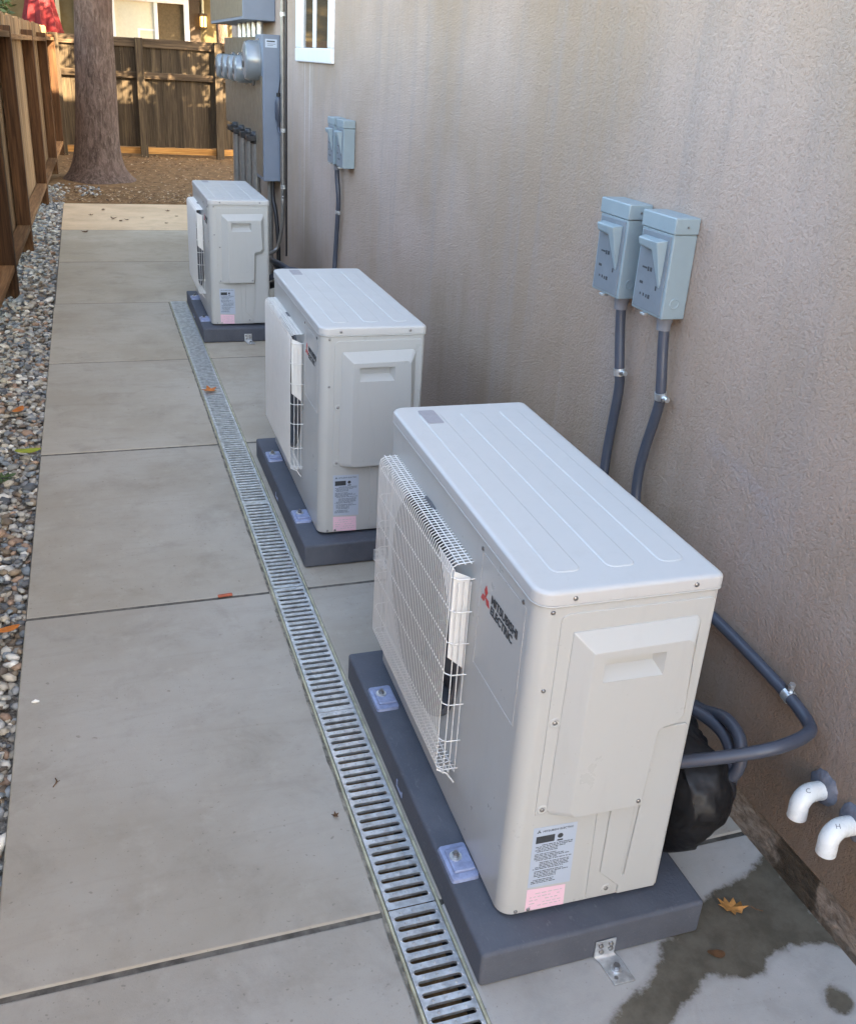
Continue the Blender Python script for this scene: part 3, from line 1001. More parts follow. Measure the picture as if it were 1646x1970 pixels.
    for z in [GZ0 + 0.006 + (GZ1 - GZ0 - 0.03) * q for q in (0.0, 0.16, 0.36, 0.52, 0.68, 0.84, 1.0)]:
        x = GX + 0.003
        gr.tube([(0.001, GY0 - 0.006, z), (GX + 0.012, GY0 - 0.004, z), (x, GY0 + 0.006, z), (x, GY1 - 0.006, z), (GX + 0.012, GY1 + 0.004, z), (0.001, GY1 + 0.006, z)], wr * 1.15, 5)
    for x in (-0.006, -0.018, -0.030):
        for y in (GY0 - 0.005, GY1 + 0.005):
            gr.tube([(x, y, GZ0 - 0.004), (x, y, GZ1 - 0.03)], wr, 5)
        gr.tube([(x, GY0, GZ1 + 0.0055), (x, GY1, GZ1 + 0.0055)], wr * 1.1, 5)
        gr.tube([(x, GY0, GZ0 - 0.0045), (x, GY1, GZ0 - 0.0045)], wr * 1.1, 5)
    tag(gr.build('fan_guard', 'wire', t, smooth=True, ang=80), kind='stuff')
    # white corner guard inside the wires
    cg = MB()
    cg.loft([[(-0.037, GY0 + 0.004, 0.40), (-0.004, GY0 + 0.004, 0.37), (-0.004, GY0 + 0.004, 0.572), (-0.037, GY0 + 0.004, 0.588)],
             [(-0.037, GY0 + 0.006, 0.40), (-0.004, GY0 + 0.006, 0.37), (-0.004, GY0 + 0.006, 0.572), (-0.037, GY0 + 0.006, 0.588)]])
    cg.loft([[(-0.0365, GY0 + 0.006, 0.43), (-0.0365, GY0 + 0.020, 0.50), (-0.0365, GY0 + 0.085, 0.575), (-0.0365, GY0 + 0.10, 0.592), (-0.0365, GY0 + 0.006, 0.590)],
             [(-0.035, GY0 + 0.006, 0.43), (-0.035, GY0 + 0.020, 0.50), (-0.035, GY0 + 0.085, 0.575), (-0.035, GY0 + 0.10, 0.592), (-0.035, GY0 + 0.006, 0.590)]])
    cg.build('corner_guard', 'wire', t, bevel=0.0008)
    # short wire clip hanging at the lower near corner
    MB().tube([(-0.040, GY0 + 0.006, GZ0), (-0.020, GY0 - 0.002, GZ0 - 0.008), (-0.006, GY0 - 0.006, GZ0 - 0.030)], 0.0018, 5).build('wire_clip', 'wire', t)
    # base feet rails under the body
    for y in (0.13, 0.66):
        MB().box(0.012, D - 0.012, y, y + 0.06, 0.0005, 0.0105).build('foot', 'black', t)
    # valve cover at the back
    MB().box(D + 0.0005, D + 0.045, 0.25, 0.38, 0.05, 0.20).build('valve_cover', 'ivory', t, bevel=0.01, seg=3)
    return t

PADH, PXL, PXR, PN, PF = 0.080, -0.057, 0.402, -0.062, 0.901
UNITS = [(0.0, 0.0, -0.0222), (0.012, 1.5772, -0.0126), (-0.008, 4.2517, -0.0022)]
HLAB = ['white outdoor heat pump unit nearest the camera, standing on a charcoal pad',
        'white outdoor heat pump unit in the middle of the row of three',
        'white outdoor heat pump unit farthest away, near the electric meters']
PLAB = ['charcoal composite pad under the nearest heat pump', 'charcoal composite pad under the middle heat pump', 'charcoal composite pad under the farthest heat pump']
hp = make_heat_pump()

def make_pad():
    t = empty('equipment_pad')
    MB().box(PXL, PXR, PN, PF, 0.0, PADH).build('slab', 'pad', t, bevel=0.007, seg=3)
    for (cx, cy, rz) in ((-0.027, 0.150, 0.0), (-0.024, 0.690, 0.0)):
        m = MB()
        m.loft([[(x, y, z) for x, y in rrect(cx - 0.026 + i, cx + 0.030, cy - 0.047 + i, cy + 0.047 - i, 0.006, 3)] for i, z in ((0, PADH - 0.001), (0.002, PADH + 0.006), (0.004, PADH + 0.007))])
        cl = m.build('hold_down_clip', 'clip', t, smooth=True, ang=30)
        MB().box(cx - 0.017, cx + 0.028, cy - 0.030, cy + 0.030, PADH + 0.006, PADH + 0.013).build('clip_block', 'clip', cl, bevel=0.003)
        MB().tube([(cx - 0.002, cy + 0.006, PADH + 0.012), (cx - 0.002, cy + 0.006, PADH + 0.0155)], 0.0125, 18).build('washer', 'galv', cl)
        MB().tube([(cx - 0.002, cy + 0.006, PADH + 0.0155), (cx - 0.002, cy + 0.006, PADH + 0.022)], 0.0075, 6).build('bolt', 'screw', cl)
        MB().tube([(cx - 0.002, cy + 0.006, PADH + 0.0221), (cx - 0.002, cy + 0.006, PADH + 0.027)], 0.004, 8).build('bolt', 'screw', cl)
    # moulded hook mark on the long side
    mk = MB()
    mk.box(PXL - 0.0012, PXL + 0.001, 0.410, 0.452, 0.022, 0.028).box(PXL - 0.0012, PXL + 0.001, 0.446, 0.452, 0.028, 0.042).box(PXL - 0.0012, PXL + 0.001, 0.410, 0.416, 0.028, 0.036)
    mk.build('moulded_mark', 'clip', t)
    # galvanised anchor strap: up the pad face and out over the slab
    s = MB()
    y = PN - 0.0015
    prof = [(y, 0.046), (y, 0.008), (y - 0.004, 0.003), (y - 0.012, 0.0012), (y - 0.062, 0.0012)]
    th = 0.0026
    top = [(0.0, 0.0)]
    ringsA = []
    for i, (yy, zz) in enumerate(prof):
        sk = 0.012 * max(0, i - 1) / 3
        dy, dz = (-th, 0) if i < 2 else ((-th * 0.7, th * 0.7) if i == 2 else (0, th))
        ringsA.append([(0.172 + sk, yy, zz), (0.214 + sk, yy, zz), (0.214 + sk, yy + dy, zz + dz), (0.172 + sk, yy + dy, zz + dz)])
    s.loft(ringsA)
    st = s.build('anchor_strap', 'galv', t, bevel=0.0006)
    for x, z in ((0.182, 0.036), (0.203, 0.036), (0.185, 0.020), (0.204, 0.024)):
        MB().tube([(x, y - 0.002, z), (x, y - 0.006, z), (x, y - 0.0075, z)], [0.005, 0.005, 0.002], 8).build('screw_head', 'screw', st, smooth=True, ang=50)
    MB().tube([(0.203, PN - 0.034, 0.004), (0.203, PN - 0.034, 0.0065)], 0.0105, 14).build('washer', 'galv', st)
    MB().tube([(0.203, PN - 0.034, 0.0065), (0.203, PN - 0.034, 0.014)], 0.0065, 6).build('bolt', 'screw', st)
    MB().tube([(0.193, PN - 0.052, 0.0035), (0.193, PN - 0.052, 0.006)], 0.004, 8).build('bolt', 'screw', st)
    return t
pad0 = make_pad()
for i, (x, y, rz) in enumerate(UNITS):
    p = pad0 if i == 0 else copy_tree(pad0)
    p.location = (x, y, 0.0005)
    tag(p, PLAB[i], 'pad', 'pads under the heat pumps')
    u = hp if i == 0 else copy_tree(hp)
    u.location = (x, y, PADH + 0.001)
    u.rotation_euler = (0, 0, rz)
    tag(u, HLAB[i], 'heat pump', 'row of heat pump units')

# ------------------------------------------------------------------ disconnect switches on the wall
def make_switch():
    t = empty('disconnect_switch')      # origin: near lower corner on the wall, box spans -x, +y, +z
    d, wy, hz = 0.060, 0.133, 0.224
    MB().box(-d, -0.0008, 0, wy, 0, hz - 0.037).build('enclosure', 'box', t, bevel=0.0025)
    MB().box(-d - 0.003, -0.0007, -0.003, wy + 0.003, hz - 0.0365, hz).build('hood', 'box', t, bevel=0.003)
    cv = MB().box(-d - 0.0025, -d + 0.001, 0.008, wy - 0.008, 0.006, hz - 0.042).build('cover', 'boxface', t, bevel=0.0012)
    # wedge shaped pull handle: thick at the top, running out at the bottom
    z1, z0 = hz - 0.052, hz - 0.158
    wdg = MB()
    wdg.loft([[(-d - 0.002, 0.018, z1), (-d - 0.002, 0.052, z1), (-d - 0.002, 0.030, z0), (-d - 0.002, 0.021, z0)],
              [(-d - 0.028, 0.021, z1 - 0.004), (-d - 0.028, 0.050, z1 - 0.004), (-d - 0.005, 0.029, z0 + 0.003), (-d - 0.005, 0.022, z0 + 0.003)]])
    wdg.build('pull_handle', 'box', t, bevel=0.003)
    wdg = MB()
    wdg.loft([[(-d - 0.002, 0.050, z1), (-d - 0.002, 0.112, z1), (-d - 0.002, 0.112, z1 - 0.030), (-d - 0.002, 0.048, z1 - 0.034)],
              [(-d - 0.024, 0.049, z1 - 0.004), (-d - 0.024, 0.108, z1 - 0.004), (-d - 0.020, 0.108, z1 - 0.022), (-d - 0.020, 0.048, z1 - 0.026)]])
    wdg.build('pull_handle', 'box', t, bevel=0.004, seg=3)
    pm = MB()
    for (a, b_, z, h) in ((0.085, 0.105, 0.098, 0.004), (0.076, 0.082, 0.094, 0.010), (0.064, 0.072, 0.095, 0.009), (0.094, 0.108, 0.062, 0.006), (0.035, 0.040, 0.058, 0.010)):
        pm.box(-d - 0.0030, -d - 0.002, a, b_, z, z + h)
    for k, y in enumerate((0.058, 0.070, 0.082, 0.096)):
        pm.box(-d - 0.0030, -d - 0.002, y, y + (0.005 if k else 0.008), 0.034 + 0.001 * k, 0.043 - 0.001 * (k % 2))
    tag(pm.build('print', 'print', cv), kind='stuff')
    ring = [[(-0.032 + r * math.cos(2 * math.pi * k / 18), yy, 0.036 + r * math.sin(2 * math.pi * k / 18)) for k in range(18)] for r, yy in ((0.0125, 0.0004), (0.0115, -0.0012), (0.0100, -0.0012), (0.0090, 0.0002))]
    MB().loft(ring, cap=False).build('knockout', 'box', t, smooth=True, ang=60)
    MB().tube([(-0.030, -0.0025, hz - 0.020), (-0.030, -0.0045, hz - 0.020)], 0.0026, 8).build('screw', 'screw', t)
    MB().box(-d - 0.006, -d + 0.014, 0.066, 0.082, -0.006, -0.0005).build('lock_tab', 'galv', t, bevel=0.001)
    return t
sw0 = make_switch()
SW = [(0.685, 'light grey disconnect switch above the nearest heat pump, right one of the near pair'),
      (0.884, 'light grey disconnect switch above the nearest heat pump, left one of the near pair'),
      (3.655, 'light grey disconnect switch below and right of the window, nearer one of the far pair'),
      (3.852, 'light grey disconnect switch below the window, farther one of the far pair')]
for i, (y, lab) in enumerate(SW):
    s = sw0 if i == 0 else copy_tree(sw0)
    s.location = (WALL, y, 1.017)
    tag(s, lab, 'switch', 'disconnect switches on the stucco wall')

def conduit(name, label, pts, r=0.0125, mat='conduit', cat='conduit', clamps=(), coupling=None, group=None):
    path = catmull(pts, 9)
    base = empty(name, tuple(pts[-1]))
    T = Matrix.Translation(-Vector(pts[-1]))
    o = MB().tube(path, r, 14).build('pipe', mat, base, smooth=True, ang=80)
    o.matrix_parent_inverse = T
    for c in clamps:
        i = min(range(len(path)), key=lambda k: (path[k] - Vector(c)).length)
        i = max(1, min(len(path) - 2, i))
        d = (path[i + 1] - path[i - 1]).normalized()
        c0 = path[i]
        cl = MB().tube([c0 - d * 0.009, c0 + d * 0.009], r + 0.0018, 14).build('clamp', 'galv', base, smooth=True, ang=50)
        cl.matrix_parent_inverse = T
        # ear and screw of the strap, pointing away from the pipe along the wall
        e = Vector((0, -1, 0)) if abs(d.z) > 0.6 else Vector((0, 0, 1))
        e = (e - d * e.dot(d)).normalized()
        p0 = c0 + e * r
        m = MB().tube([p0, p0 + e * 0.018], 0.0065, 6).build('clamp_ear', 'galv', cl)
        n_ = d.cross(e).normalized()
        if n_.x > 0: n_ = -n_
        m = MB().tube([p0 + e * 0.012 + n_ * 0.005, p0 + e * 0.012 + n_ * 0.012], 0.005, 8).build('screw', 'screw', cl)
    if coupling:
        c0 = Vector(coupling)
        m = MB().tube([c0 + Vector((0, 0, 0.0)), c0 + Vector((0, 0, -0.010)), c0 + Vector((0, 0, -0.012)), c0 + Vector((0, 0, -0.030))], [r + 0.006, r + 0.006, r + 0.0045, r + 0.0035], 16).build('coupling', 'pvcgrey', base, smooth=True, ang=40)
        m.matrix_parent_inverse = T
    return tag(base, label, cat, group)
G2 = 'grey flexible conduits from the switches'
conduit('flexible_conduit', 'grey flexible conduit from the right near switch, bending back into the nearest heat pump',
        [(0.617, 0.715, 1.016), (0.619, 0.708, 0.95), (0.622, 0.692, 0.85), (0.628, 0.699, 0.80), (0.628, 0.735, 0.62), (0.626, 0.70, 0.50), (0.622, 0.55, 0.445), (0.622, 0.317, 0.434), (0.622, 0.195, 0.426), (0.622, 0.085, 0.415), (0.612, 0.012, 0.408), (0.575, -0.028, 0.418), (0.50, -0.040, 0.412), (0.42, -0.012, 0.385), (0.335, 0.035, 0.35)],
        clamps=[(0.622, 0.692, 0.835), (0.622, 0.085, 0.415)], coupling=(0.617, 0.715, 1.016), group=G2)
conduit('flexible_conduit', 'grey flexible conduit from the left near switch, looping down behind the nearest heat pump',
        [(0.617, 0.914, 1.016), (0.619, 0.908, 0.95), (0.622, 0.886, 0.84), (0.628, 0.884, 0.78), (0.628, 0.896, 0.58), (0.61, 0.84, 0.44), (0.56, 0.60, 0.33), (0.52, 0.35, 0.29), (0.505, 0.20, 0.325), (0.50, 0.105, 0.368), (0.49, 0.040, 0.362), (0.478, 0.022, 0.305), (0.44, 0.060, 0.255), (0.345, 0.12, 0.24)],
        clamps=[(0.622, 0.886, 0.832)], coupling=(0.617, 0.914, 1.016), group=G2)
conduit('flexible_conduit', 'dark grey flexible conduit hanging from the far pair of switches to the middle heat pump',
        [(0.617, 3.90, 1.016), (0.619, 3.90, 0.95), (0.624, 3.885, 0.85), (0.626, 3.90, 0.74), (0.626, 3.94, 0.50), (0.60, 3.85, 0.36), (0.5, 3.2, 0.25), (0.42, 2.6, 0.24), (0.347, 2.3, 0.3)],
        clamps=[(0.625, 3.895, 0.77)], coupling=(0.617, 3.90, 1.016), group=G2)
conduit('insulated_pipe', 'black insulated refrigerant pipe standing against the wall behind the nearest heat pump',
        [(0.555, 0.42, 0.56), (0.56, 0.37, 0.44), (0.565, 0.345, 0.33), (0.555, 0.34, 0.2), (0.50, 0.34, 0.12)], 0.019, 'black', 'pipe')
conduit('cable_loop', 'grey conduit loop bulging out between the nearest heat pump and the wall',
        [(0.36, 0.30, 0.33), (0.45, 0.22, 0.335), (0.485, 0.14, 0.345), (0.49, 0.075, 0.338), (0.480, 0.035, 0.30), (0.475, 0.03, 0.24), (0.465, 0.07, 0.19), (0.42, 0.16, 0.16)], 0.0125, 'conduit', 'conduit')
conduit('insulated_pipe', 'black looped tubing behind the nearest heat pump, below the grey conduit',
        [(0.36, 0.20, 0.30), (0.43, 0.10, 0.315), (0.463, 0.035, 0.29), (0.465, 0.02, 0.25), (0.44, 0.06, 0.215), (0.38, 0.14, 0.2)], 0.017, 'black', 'pipe')

# black wrap bulging out behind the nearest unit
b = MB()
NU, NV = 72, 48
for j in range(NV + 1):
    ph = -math.pi / 2 + math.pi * j / NV
    for i in range(NU):
        th = 2 * math.pi * i / NU
        sp = lambda v, e: math.copysign(abs(v) ** e, v)
        cz = sp(math.sin(ph), 0.8); cr = abs(math.cos(ph)) ** 0.55
        taper = 0.62 + 0.38 * max(0, min(1, (cz + 1) / 1.35))
        x = 0.402 + 0.074 * cr * sp(math.cos(th), 0.8) * taper
        y = 0.145 + 0.195 * cr * sp(math.sin(th), 0.8) * taper + 0.03 * (1 - taper)
        z = 0.215 + 0.150 * cz
        n = mnoise.noise(Vector((x * 14, y * 11, z * 16))) * 0.014 + (0.5 - abs(mnoise.noise(Vector((x * 22, y * 19, z * 7))))) * 0.022 + (0.5 - abs(mnoise.noise(Vector((x * 50, y * 44, z * 20 + 5))))) * 0.010 - 0.014
        b.v.append((x + n, y - n * 0.8, max(0.0815, z + n * 0.3)))
for j in range(NV):
    for i in range(NU):
        a = j * NU + i; c = j * NU + (i + 1) % NU
        b.f.append((a, c, c + NU, a + NU))
tag(b.build('plastic_wrap', 'bag', smooth=True, ang=180), 'black plastic wrapped bundle bulging out behind the nearest heat pump', 'bundle')

# hoses behind the far unit
conduit('hose_coil', 'dark coiled hoses hanging beside the farthest heat pump at the wall',
        [(0.34, 4.45, 0.30), (0.45, 4.38, 0.37), (0.56, 4.45, 0.33), (0.60, 4.75, 0.22), (0.52, 5.0, 0.25), (0.42, 4.7, 0.36), (0.5, 4.42, 0.34), (0.59, 4.4, 0.24), (0.62, 4.7, 0.15), (0.55, 5.1, 0.2)], 0.017, 'conduit', 'hose')
conduit('hose_coil', 'black cable coil hanging below the grey hoses beside the farthest heat pump',
        [(0.34, 4.60, 0.22), (0.45, 4.45, 0.28), (0.57, 4.5, 0.24), (0.6, 4.8, 0.15), (0.5, 5.0, 0.2), (0.45, 4.75, 0.27), (0.54, 4.42, 0.2), (0.56, 4.4, 0.1)], 0.02, 'black', 'hose')

# white drain elbows
for i, (y, z, lab, mark) in enumerate(((-0.035, 0.273, 'white plastic drain elbow in the wall, left of the two', 'C'), (-0.120, 0.264, 'white plastic drain elbow in the wall with a handwritten letter, right of the two', 'H'))):
    t = empty('drain_elbow', (WALL, y, z)); tag(t, lab, 'pipe', 'white drain elbows')
    MB().tube(catmull([(0.02, 0, 0), (-0.030, -0.004, 0.008), (-0.049, -0.007, 0.006), (-0.061, -0.010, -0.006), (-0.064, -0.013, -0.022), (-0.064, -0.0135, -0.036)], 6), 0.0185, 20).build('pipe', 'pvc', t, smooth=True, ang=60)
    MB().tube([(-0.064, -0.0135, -0.0362), (-0.064, -0.0135, -0.0368)], 0.0145, 16).build('pipe_mouth', 'black', t)
    s = MB(); N = 26
    rings = []
    for r, x in ((0.036, 0.0005), (0.033, -0.005), (0.024, -0.009), (0.017, -0.010)):
        rings.append([(x + 0.002 * mnoise.noise(Vector((k, r * 99, i * 7))), (r * (1 + 0.18 * mnoise.noise(Vector((k * 0.6, i * 5 + 1, 0))))) * math.cos(2 * math.pi * k / N), 0.008 + (r * (1 + 0.18 * mnoise.noise(Vector((k * 0.6, i * 5 + 4, 0))))) * math.sin(2 * math.pi * k / N)) for k in range(N)])
    s.loft(rings, cap=True)
    s.build('sealant_collar', 'sealant', t, smooth=True, ang=60)
    me = text_mesh(mark, 0.013, 0.0)
    nn = Vector((-0.35, -0.35, 0.87)).normalized()
    uu = Vector((0.94, -0.34, 0)); uu = (uu - nn * uu.dot(nn)).normalized(); vv = nn.cross(uu)
    oo = Vector((-0.046, -0.0065, 0.0068)) + nn * 0.0189 - uu * 0.0045 - vv * 0.004
    me.transform(Matrix(((uu.x, vv.x, nn.x, oo.x), (uu.y, vv.y, nn.y, oo.y), (uu.z, vv.z, nn.z, oo.z), (0, 0, 0, 1))))
    link_obj('handwritten_mark', me, t, 'printgrey')

# ------------------------------------------------------------------ meter bank
mt = empty('meter_cabinet', (0.647, 5.65, 0.0))
tag(mt, 'tall blue grey electric meter cabinet with round meters on the stucco wall', 'meter cabinet')
Tm = Matrix.Translation(-Vector(mt.location))
def mc(o): o.matrix_parent_inverse = Tm; return o
mc(MB().box(0.532, 0.6465, 5.65, 5.95, 0.715, 1.632).build('end_cabinet', 'meterbox', mt, bevel=0.004))
mc(MB().box(0.545, 0.6465, 5.953, 7.62, 0.98, 1.62).build('meter_enclosure', 'metertan', mt, bevel=0.004))
mc(MB().box(0.527, 0.5325, 5.68, 5.94, 0.74, 1.38).build('cover_panel', 'metertan', mt, bevel=0.002))
lb = mc(MB().box(0.548, 0.625, 5.6485, 5.6505, 1.555, 1.605).build('cabinet_label', 'label_white', mt))
MB().box(0.558, 0.612, 5.6478, 5.6490, 1.588, 1.596).build('print', 'print', lb)
MB().box(0.562, 0.616, 5.6478, 5.6490, 1.575, 1.578).build('print', 'printgrey', lb)
MB().box(0.562, 0.6, 5.6478, 5.6490, 1.566, 1.569).build('print', 'printgrey', lb)
MY = [(5.83, 0.125, 0.115, 1.47), (6.12, 0.09, 0.14, 1.41), (6.42, 0.09, 0.14, 1.41), (6.74, 0.09, 0.14, 1.41), (7.08, 0.09, 0.14, 1.41)]
for (y, r, d, z) in MY:
    x1 = 0.545 - d
    m = mc(MB().tube([(0.546, y, z), (0.53, y, z), (0.528, y, z), (x1 + 0.03, y, z), (x1 + 0.008, y, z), (x1, y, z)], [r + 0.015, r + 0.015, r, r, r * 0.9, r * 0.7], 28).build('meter', 'meterglass', mt, smooth=True, ang=40))
    MB().box(x1 - 0.002, x1 + 0.004, y - r * 0.3, y + r * 0.3, z - r * 0.35, z - r * 0.05).build('meter_display', 'black', m)
for k, y in enumerate((6.02, 6.32, 6.64, 6.98)):
    mc(MB().tube([(0.54, y, 0.0), (0.54, y, 0.94)], 0.030, 14).build('riser_pipe', 'steelpipe', mt, smooth=True))
    mc(MB().tube([(0.54, y, 0.93), (0.54, y, 0.985), (0.54, y, 1.01)], [0.042, 0.042, 0.03], 12).build('riser_fitting', 'black', mt, bevel=0.004))
    mc(MB().box(0.47, 0.56, y - 0.05, y + 0.05, 0.945, 0.985).build('breaker_handle', 'black', mt, bevel=0.006))
for k, y in enumerate((5.98, 6.2, 6.42, 6.64, 6.86)):
    mc(MB().tube([(0.57, y, 1.61), (0.57, y, 1.715)], 0.022, 10).build('nipple', 'galv', mt, smooth=True))
mc(MB().tube(catmull([(0.60, 5.70, 0.72), (0.60, 5.69, 0.6), (0.61, 5.64, 0.5), (0.62, 5.6, 0.3), (0.62, 5.6, 0.0)], 6), 0.015, 10).build('drop_pipe', 'black', mt, smooth=True, ang=80))
mc(MB().tube([(0.60, 5.80, 0.72), (0.60, 5.80, 0.0)], 0.02, 10).build('drop_pipe', 'steelpipe', mt, smooth=True))
up_ = empty('pull_box', (WALL, 5.82, 1.715))
tag(up_, 'pale blue grey wall box above the meters, cut by the top of the picture', 'electrical box')
o = MB().box(-0.215, -0.0008, 0, 1.75, 0, 0.75).build('enclosure', 'meterbox', up_, bevel=0.004)
MB().box(-0.2175, -0.2145, 0.02, 1.73, 0.02, 0.73).build('cover', 'metertan', up_, bevel=0.002)
wc = empty('wall_conduit', (0.632, 5.49, 0.0))
tag(wc, 'thin grey conduit running up the wall between window and meters', 'conduit')
MB().tube(catmull([(0, 0, 3.2), (0, 0, 0.9), (0, 0, 0.62), (-0.005, 0.02, 0.42), (-0.03, 0.06, 0.28), (-0.10, 0.02, 0.24)], 8), 0.0125, 10).build('pipe', 'steelpipe', wc, smooth=True, ang=80)
MB().tube([(0.009, -0.075, 3.2), (0.009, -0.075, 0.25)], 0.006, 8).build('cable', 'black', wc, smooth=True)
for z in (0.70, 1.06, 1.75):
    c = MB().tube([(0, 0, z - 0.012), (0, 0, z + 0.012)], 0.0155, 12).build('clamp', 'galv', wc, smooth=True, ang=50)
    MB().box(-0.004, 0.013, -0.032, 0.0, z - 0.012, z + 0.012).build('clamp_ear', 'galv', c)
sa = empty('surge_arrester', (0.625, 5.60, 1.1))
tag(sa, 'small lavender grey capsule fitting on the cabinet edge beside the wall conduit', 'fitting')
MB().tube([(0, 0, -0.03), (0, 0, 0.0), (0, 0, 0.02), (0, 0, 0.12), (0, 0, 0.15), (0, 0, 0.165)], [0.01, 0.012, 0.022, 0.024, 0.018, 0.009], 14).build('capsule', 'conduit', sa, smooth=True, ang=60)
MB().tube([(0, 0, 0.163), (0, 0, 0.185)], 0.014, 10).build('cap', 'black', sa)
MB().tube(catmull([(0, 0, 0.18), (0.005, -0.01, 0.22), (0.010, -0.04, 0.30)], 5), 0.004, 6).build('lead', 'black', sa)
MB().tube(catmull([(0, 0, -0.03), (0.002, -0.03, -0.06), (0.007, -0.09, -0.07)], 5), 0.010, 8).build('nipple', 'conduit', sa, smooth=True, ang=80)

# ------------------------------------------------------------------ fences
lf = empty('wooden_fence', (fx(5), 5.0, 0), -math.atan(0.02))
tag(lf, 'red brown wooden board fence with posts and rails along the left side', 'fence')
def place(o, parent, loc):
    o.location = loc
    return o
pk = MB().box(-0.018, 0, -0.068, 0.068, 0.0, 1.66).build('picket', 'fence_left', lf, bevel=0.002, seg=1)
pk0 = pk
y = -11.4; first = True
while y < 9.75:
    h = rnd.uniform(-0.012, 0.012)
    if not first:
        pk = pk0.copy(); COL.objects.link(pk)
    first = False
    pk.location = (-0.096 + rnd.uniform(-0.003, 0.003), y, 0.035 + h)
    pk.rotation_euler = (rnd.uniform(-0.004, 0.004), 0, rnd.uniform(-0.03, 0.03))
    y += 0.143
po = MB().box(-0.090, 0.010, -0.045, 0.045, -0.08, 1.60).build('post', 'fence_post', lf, bevel=0.004)
PYS = [-11.4, -9.2, -6.8, -4.4, -2.0, 0.5, 2.05, 4.6, 7.1, 9.45]
for i, yy in enumerate(PYS):
    p = po if i == 0 else po.copy()
    if i: COL.objects.link(p)
    p.location = (0, yy, 0); p.rotation_euler = (0, 0, rnd.uniform(-0.02, 0.02))
for i in range(len(PYS) - 1):
    a, c = PYS[i] + 0.046, PYS[i + 1] - 0.046
    sag = rnd.uniform(-0.01, 0.01)
    MB().box(-0.088, 0.004, a, c, 0.150, 0.190).build('rail', 'fence_rail', lf, bevel=0.003)
    MB().box(-0.088, 0.006, a, c, 1.515 + sag, 1.555 + sag).build('rail', 'fence_rail', lf, bevel=0.003)

ff = empty('back_fence', (0.22, 14.5, 0))
tag(ff, 'weathered wooden fence across the far end, dappled with sunlight', 'fence')
pk = MB().box(-0.0712, 0.0712, 0.06, 0.078, 0.0, 1.44).build('picket', 'fence_far', ff, bevel=0.002, seg=1)
for k in range(32):
    p = pk if k == 0 else pk.copy()
    if k: COL.objects.link(p)
    p.location = (-1.62 + 0.143 * k, rnd.uniform(-0.003, 0.003), 0.135 + rnd.uniform(-0.004, 0.004))
po = MB().box(-0.055, 0.055, -0.03, 0.0595, -0.06, 1.63).build('post', 'fence_far', ff, bevel=0.005)
for k, x in enumerate((-1.15, -0.0, 1.13, 2.3)):
    p = po if k == 0 else po.copy()
    if k: COL.objects.link(p)
    p.location = (x, -0.012, 0)
for (a, c) in ((-1.7, -1.206), (-1.094, -0.056), (0.056, 1.074), (1.186, 2.244)):
    MB().box(a, c, 0.02, 0.0592, 1.505, 1.625).build('top_board', 'fence_far_h', ff, bevel=0.003)
    MB().box(a, c, 0.0, 0.0592, 1.085, 1.175).build('rail', 'fence_far_h', ff, bevel=0.003)
    MB().box(a, c, 0.02, 0.0592, 0.035, 0.125).build('kickboard', 'kick', ff, bevel=0.003)

# ------------------------------------------------------------------ trees and shrubs
def leaf_mesh(name, n, fn, size, rng, parent=None, mat='foliage', curl=0.25):
    v = []; f = []; tint = []
    for _ in range(n):
        c, shade = fn(rng)
        s = size * rng.uniform(0.6, 1.3)
        u = Vector((rng.gauss(0, 1), rng.gauss(0, 1), rng.gauss(0, 0.7))).normalized()
        w_ = u.cross(Vector((rng.gauss(0, 1), rng.gauss(0, 1), rng.gauss(0, 1)))).normalized()
        nn = u.cross(w_)
        k = len(v)
        pts = [c - u * s, c + w_ * s * 0.42 + nn * s * curl * 0.3, c + u * s, c - w_ * s * 0.42 + nn * s * curl * 0.3]
        v += [tuple(q) for q in pts]
        f += [(k, k + 1, k + 2), (k, k + 2, k + 3)]
        tint += [(shade, shade, shade, 1)] * 4
    me = bpy.data.meshes.new(name); me.from_pydata(v, [], f)
    o = link_obj(name, me, parent, mat)
    tint_attr(o, tint)
    return o
def clumps(centers, rng, spread):
    def fn(r):
        c, s, sh = r.choice(centers)
        d = Vector((r.gauss(0, 1), r.gauss(0, 1), r.gauss(0, 0.8)))
        return c + d * s * spread, max(0, min(1, sh + r.uniform(-0.25, 0.25)))
    return fn
def branch(b, a, c, r0, r1, rng, n=6):
    a, c = Vector(a), Vector(c)
    pts = []
    for i in range(n + 1):
        t = i / n
        j = Vector((rng.gauss(0, 1), rng.gauss(0, 1), rng.gauss(0, 0.5))) * (c - a).length * 0.03
        pts.append(a.lerp(c, t) + (j if 0 < i < n else Vector()))
    b.tube(pts, [r0 + (r1 - r0) * i / n for i in range(n + 1)], 8)

tr = empty('tree', (-0.5, 11.45, 0.0))
tag(tr, 'thick tree trunk with flaring roots beside the left fence at the back', 'tree')
b = MB(); N = 40; rings = []
for j in range(46):
    z = -0.06 + 4.4 * (j / 45) ** 1.35
    r0 = 0.238 - 0.016 * min(z, 4) + 0.20 * math.exp(-max(0, z) / 0.13) * 0.72 + 0.05 * math.exp(-max(0, z) / 0.5)
    ring = []
    for k in range(N):
        a = 2 * math.pi * k / N
        fl = 0.30 * math.exp(-max(0, z) / 0.12) * max(0, math.sin(a * 3 + 0.7)) ** 2
        rr = r0 + 0.16 * fl + 0.016 * mnoise.noise(Vector((math.cos(a) * 4, math.sin(a) * 4, z * 1.5))) + 0.007 * mnoise.noise(Vector((math.cos(a) * 14, math.sin(a) * 14, z * 4)))
        ring.append((rr * math.cos(a) + 0.085 * z * 0.55, rr * math.sin(a) * 0.95, z))
    rings.append(ring)
b.loft(rings)
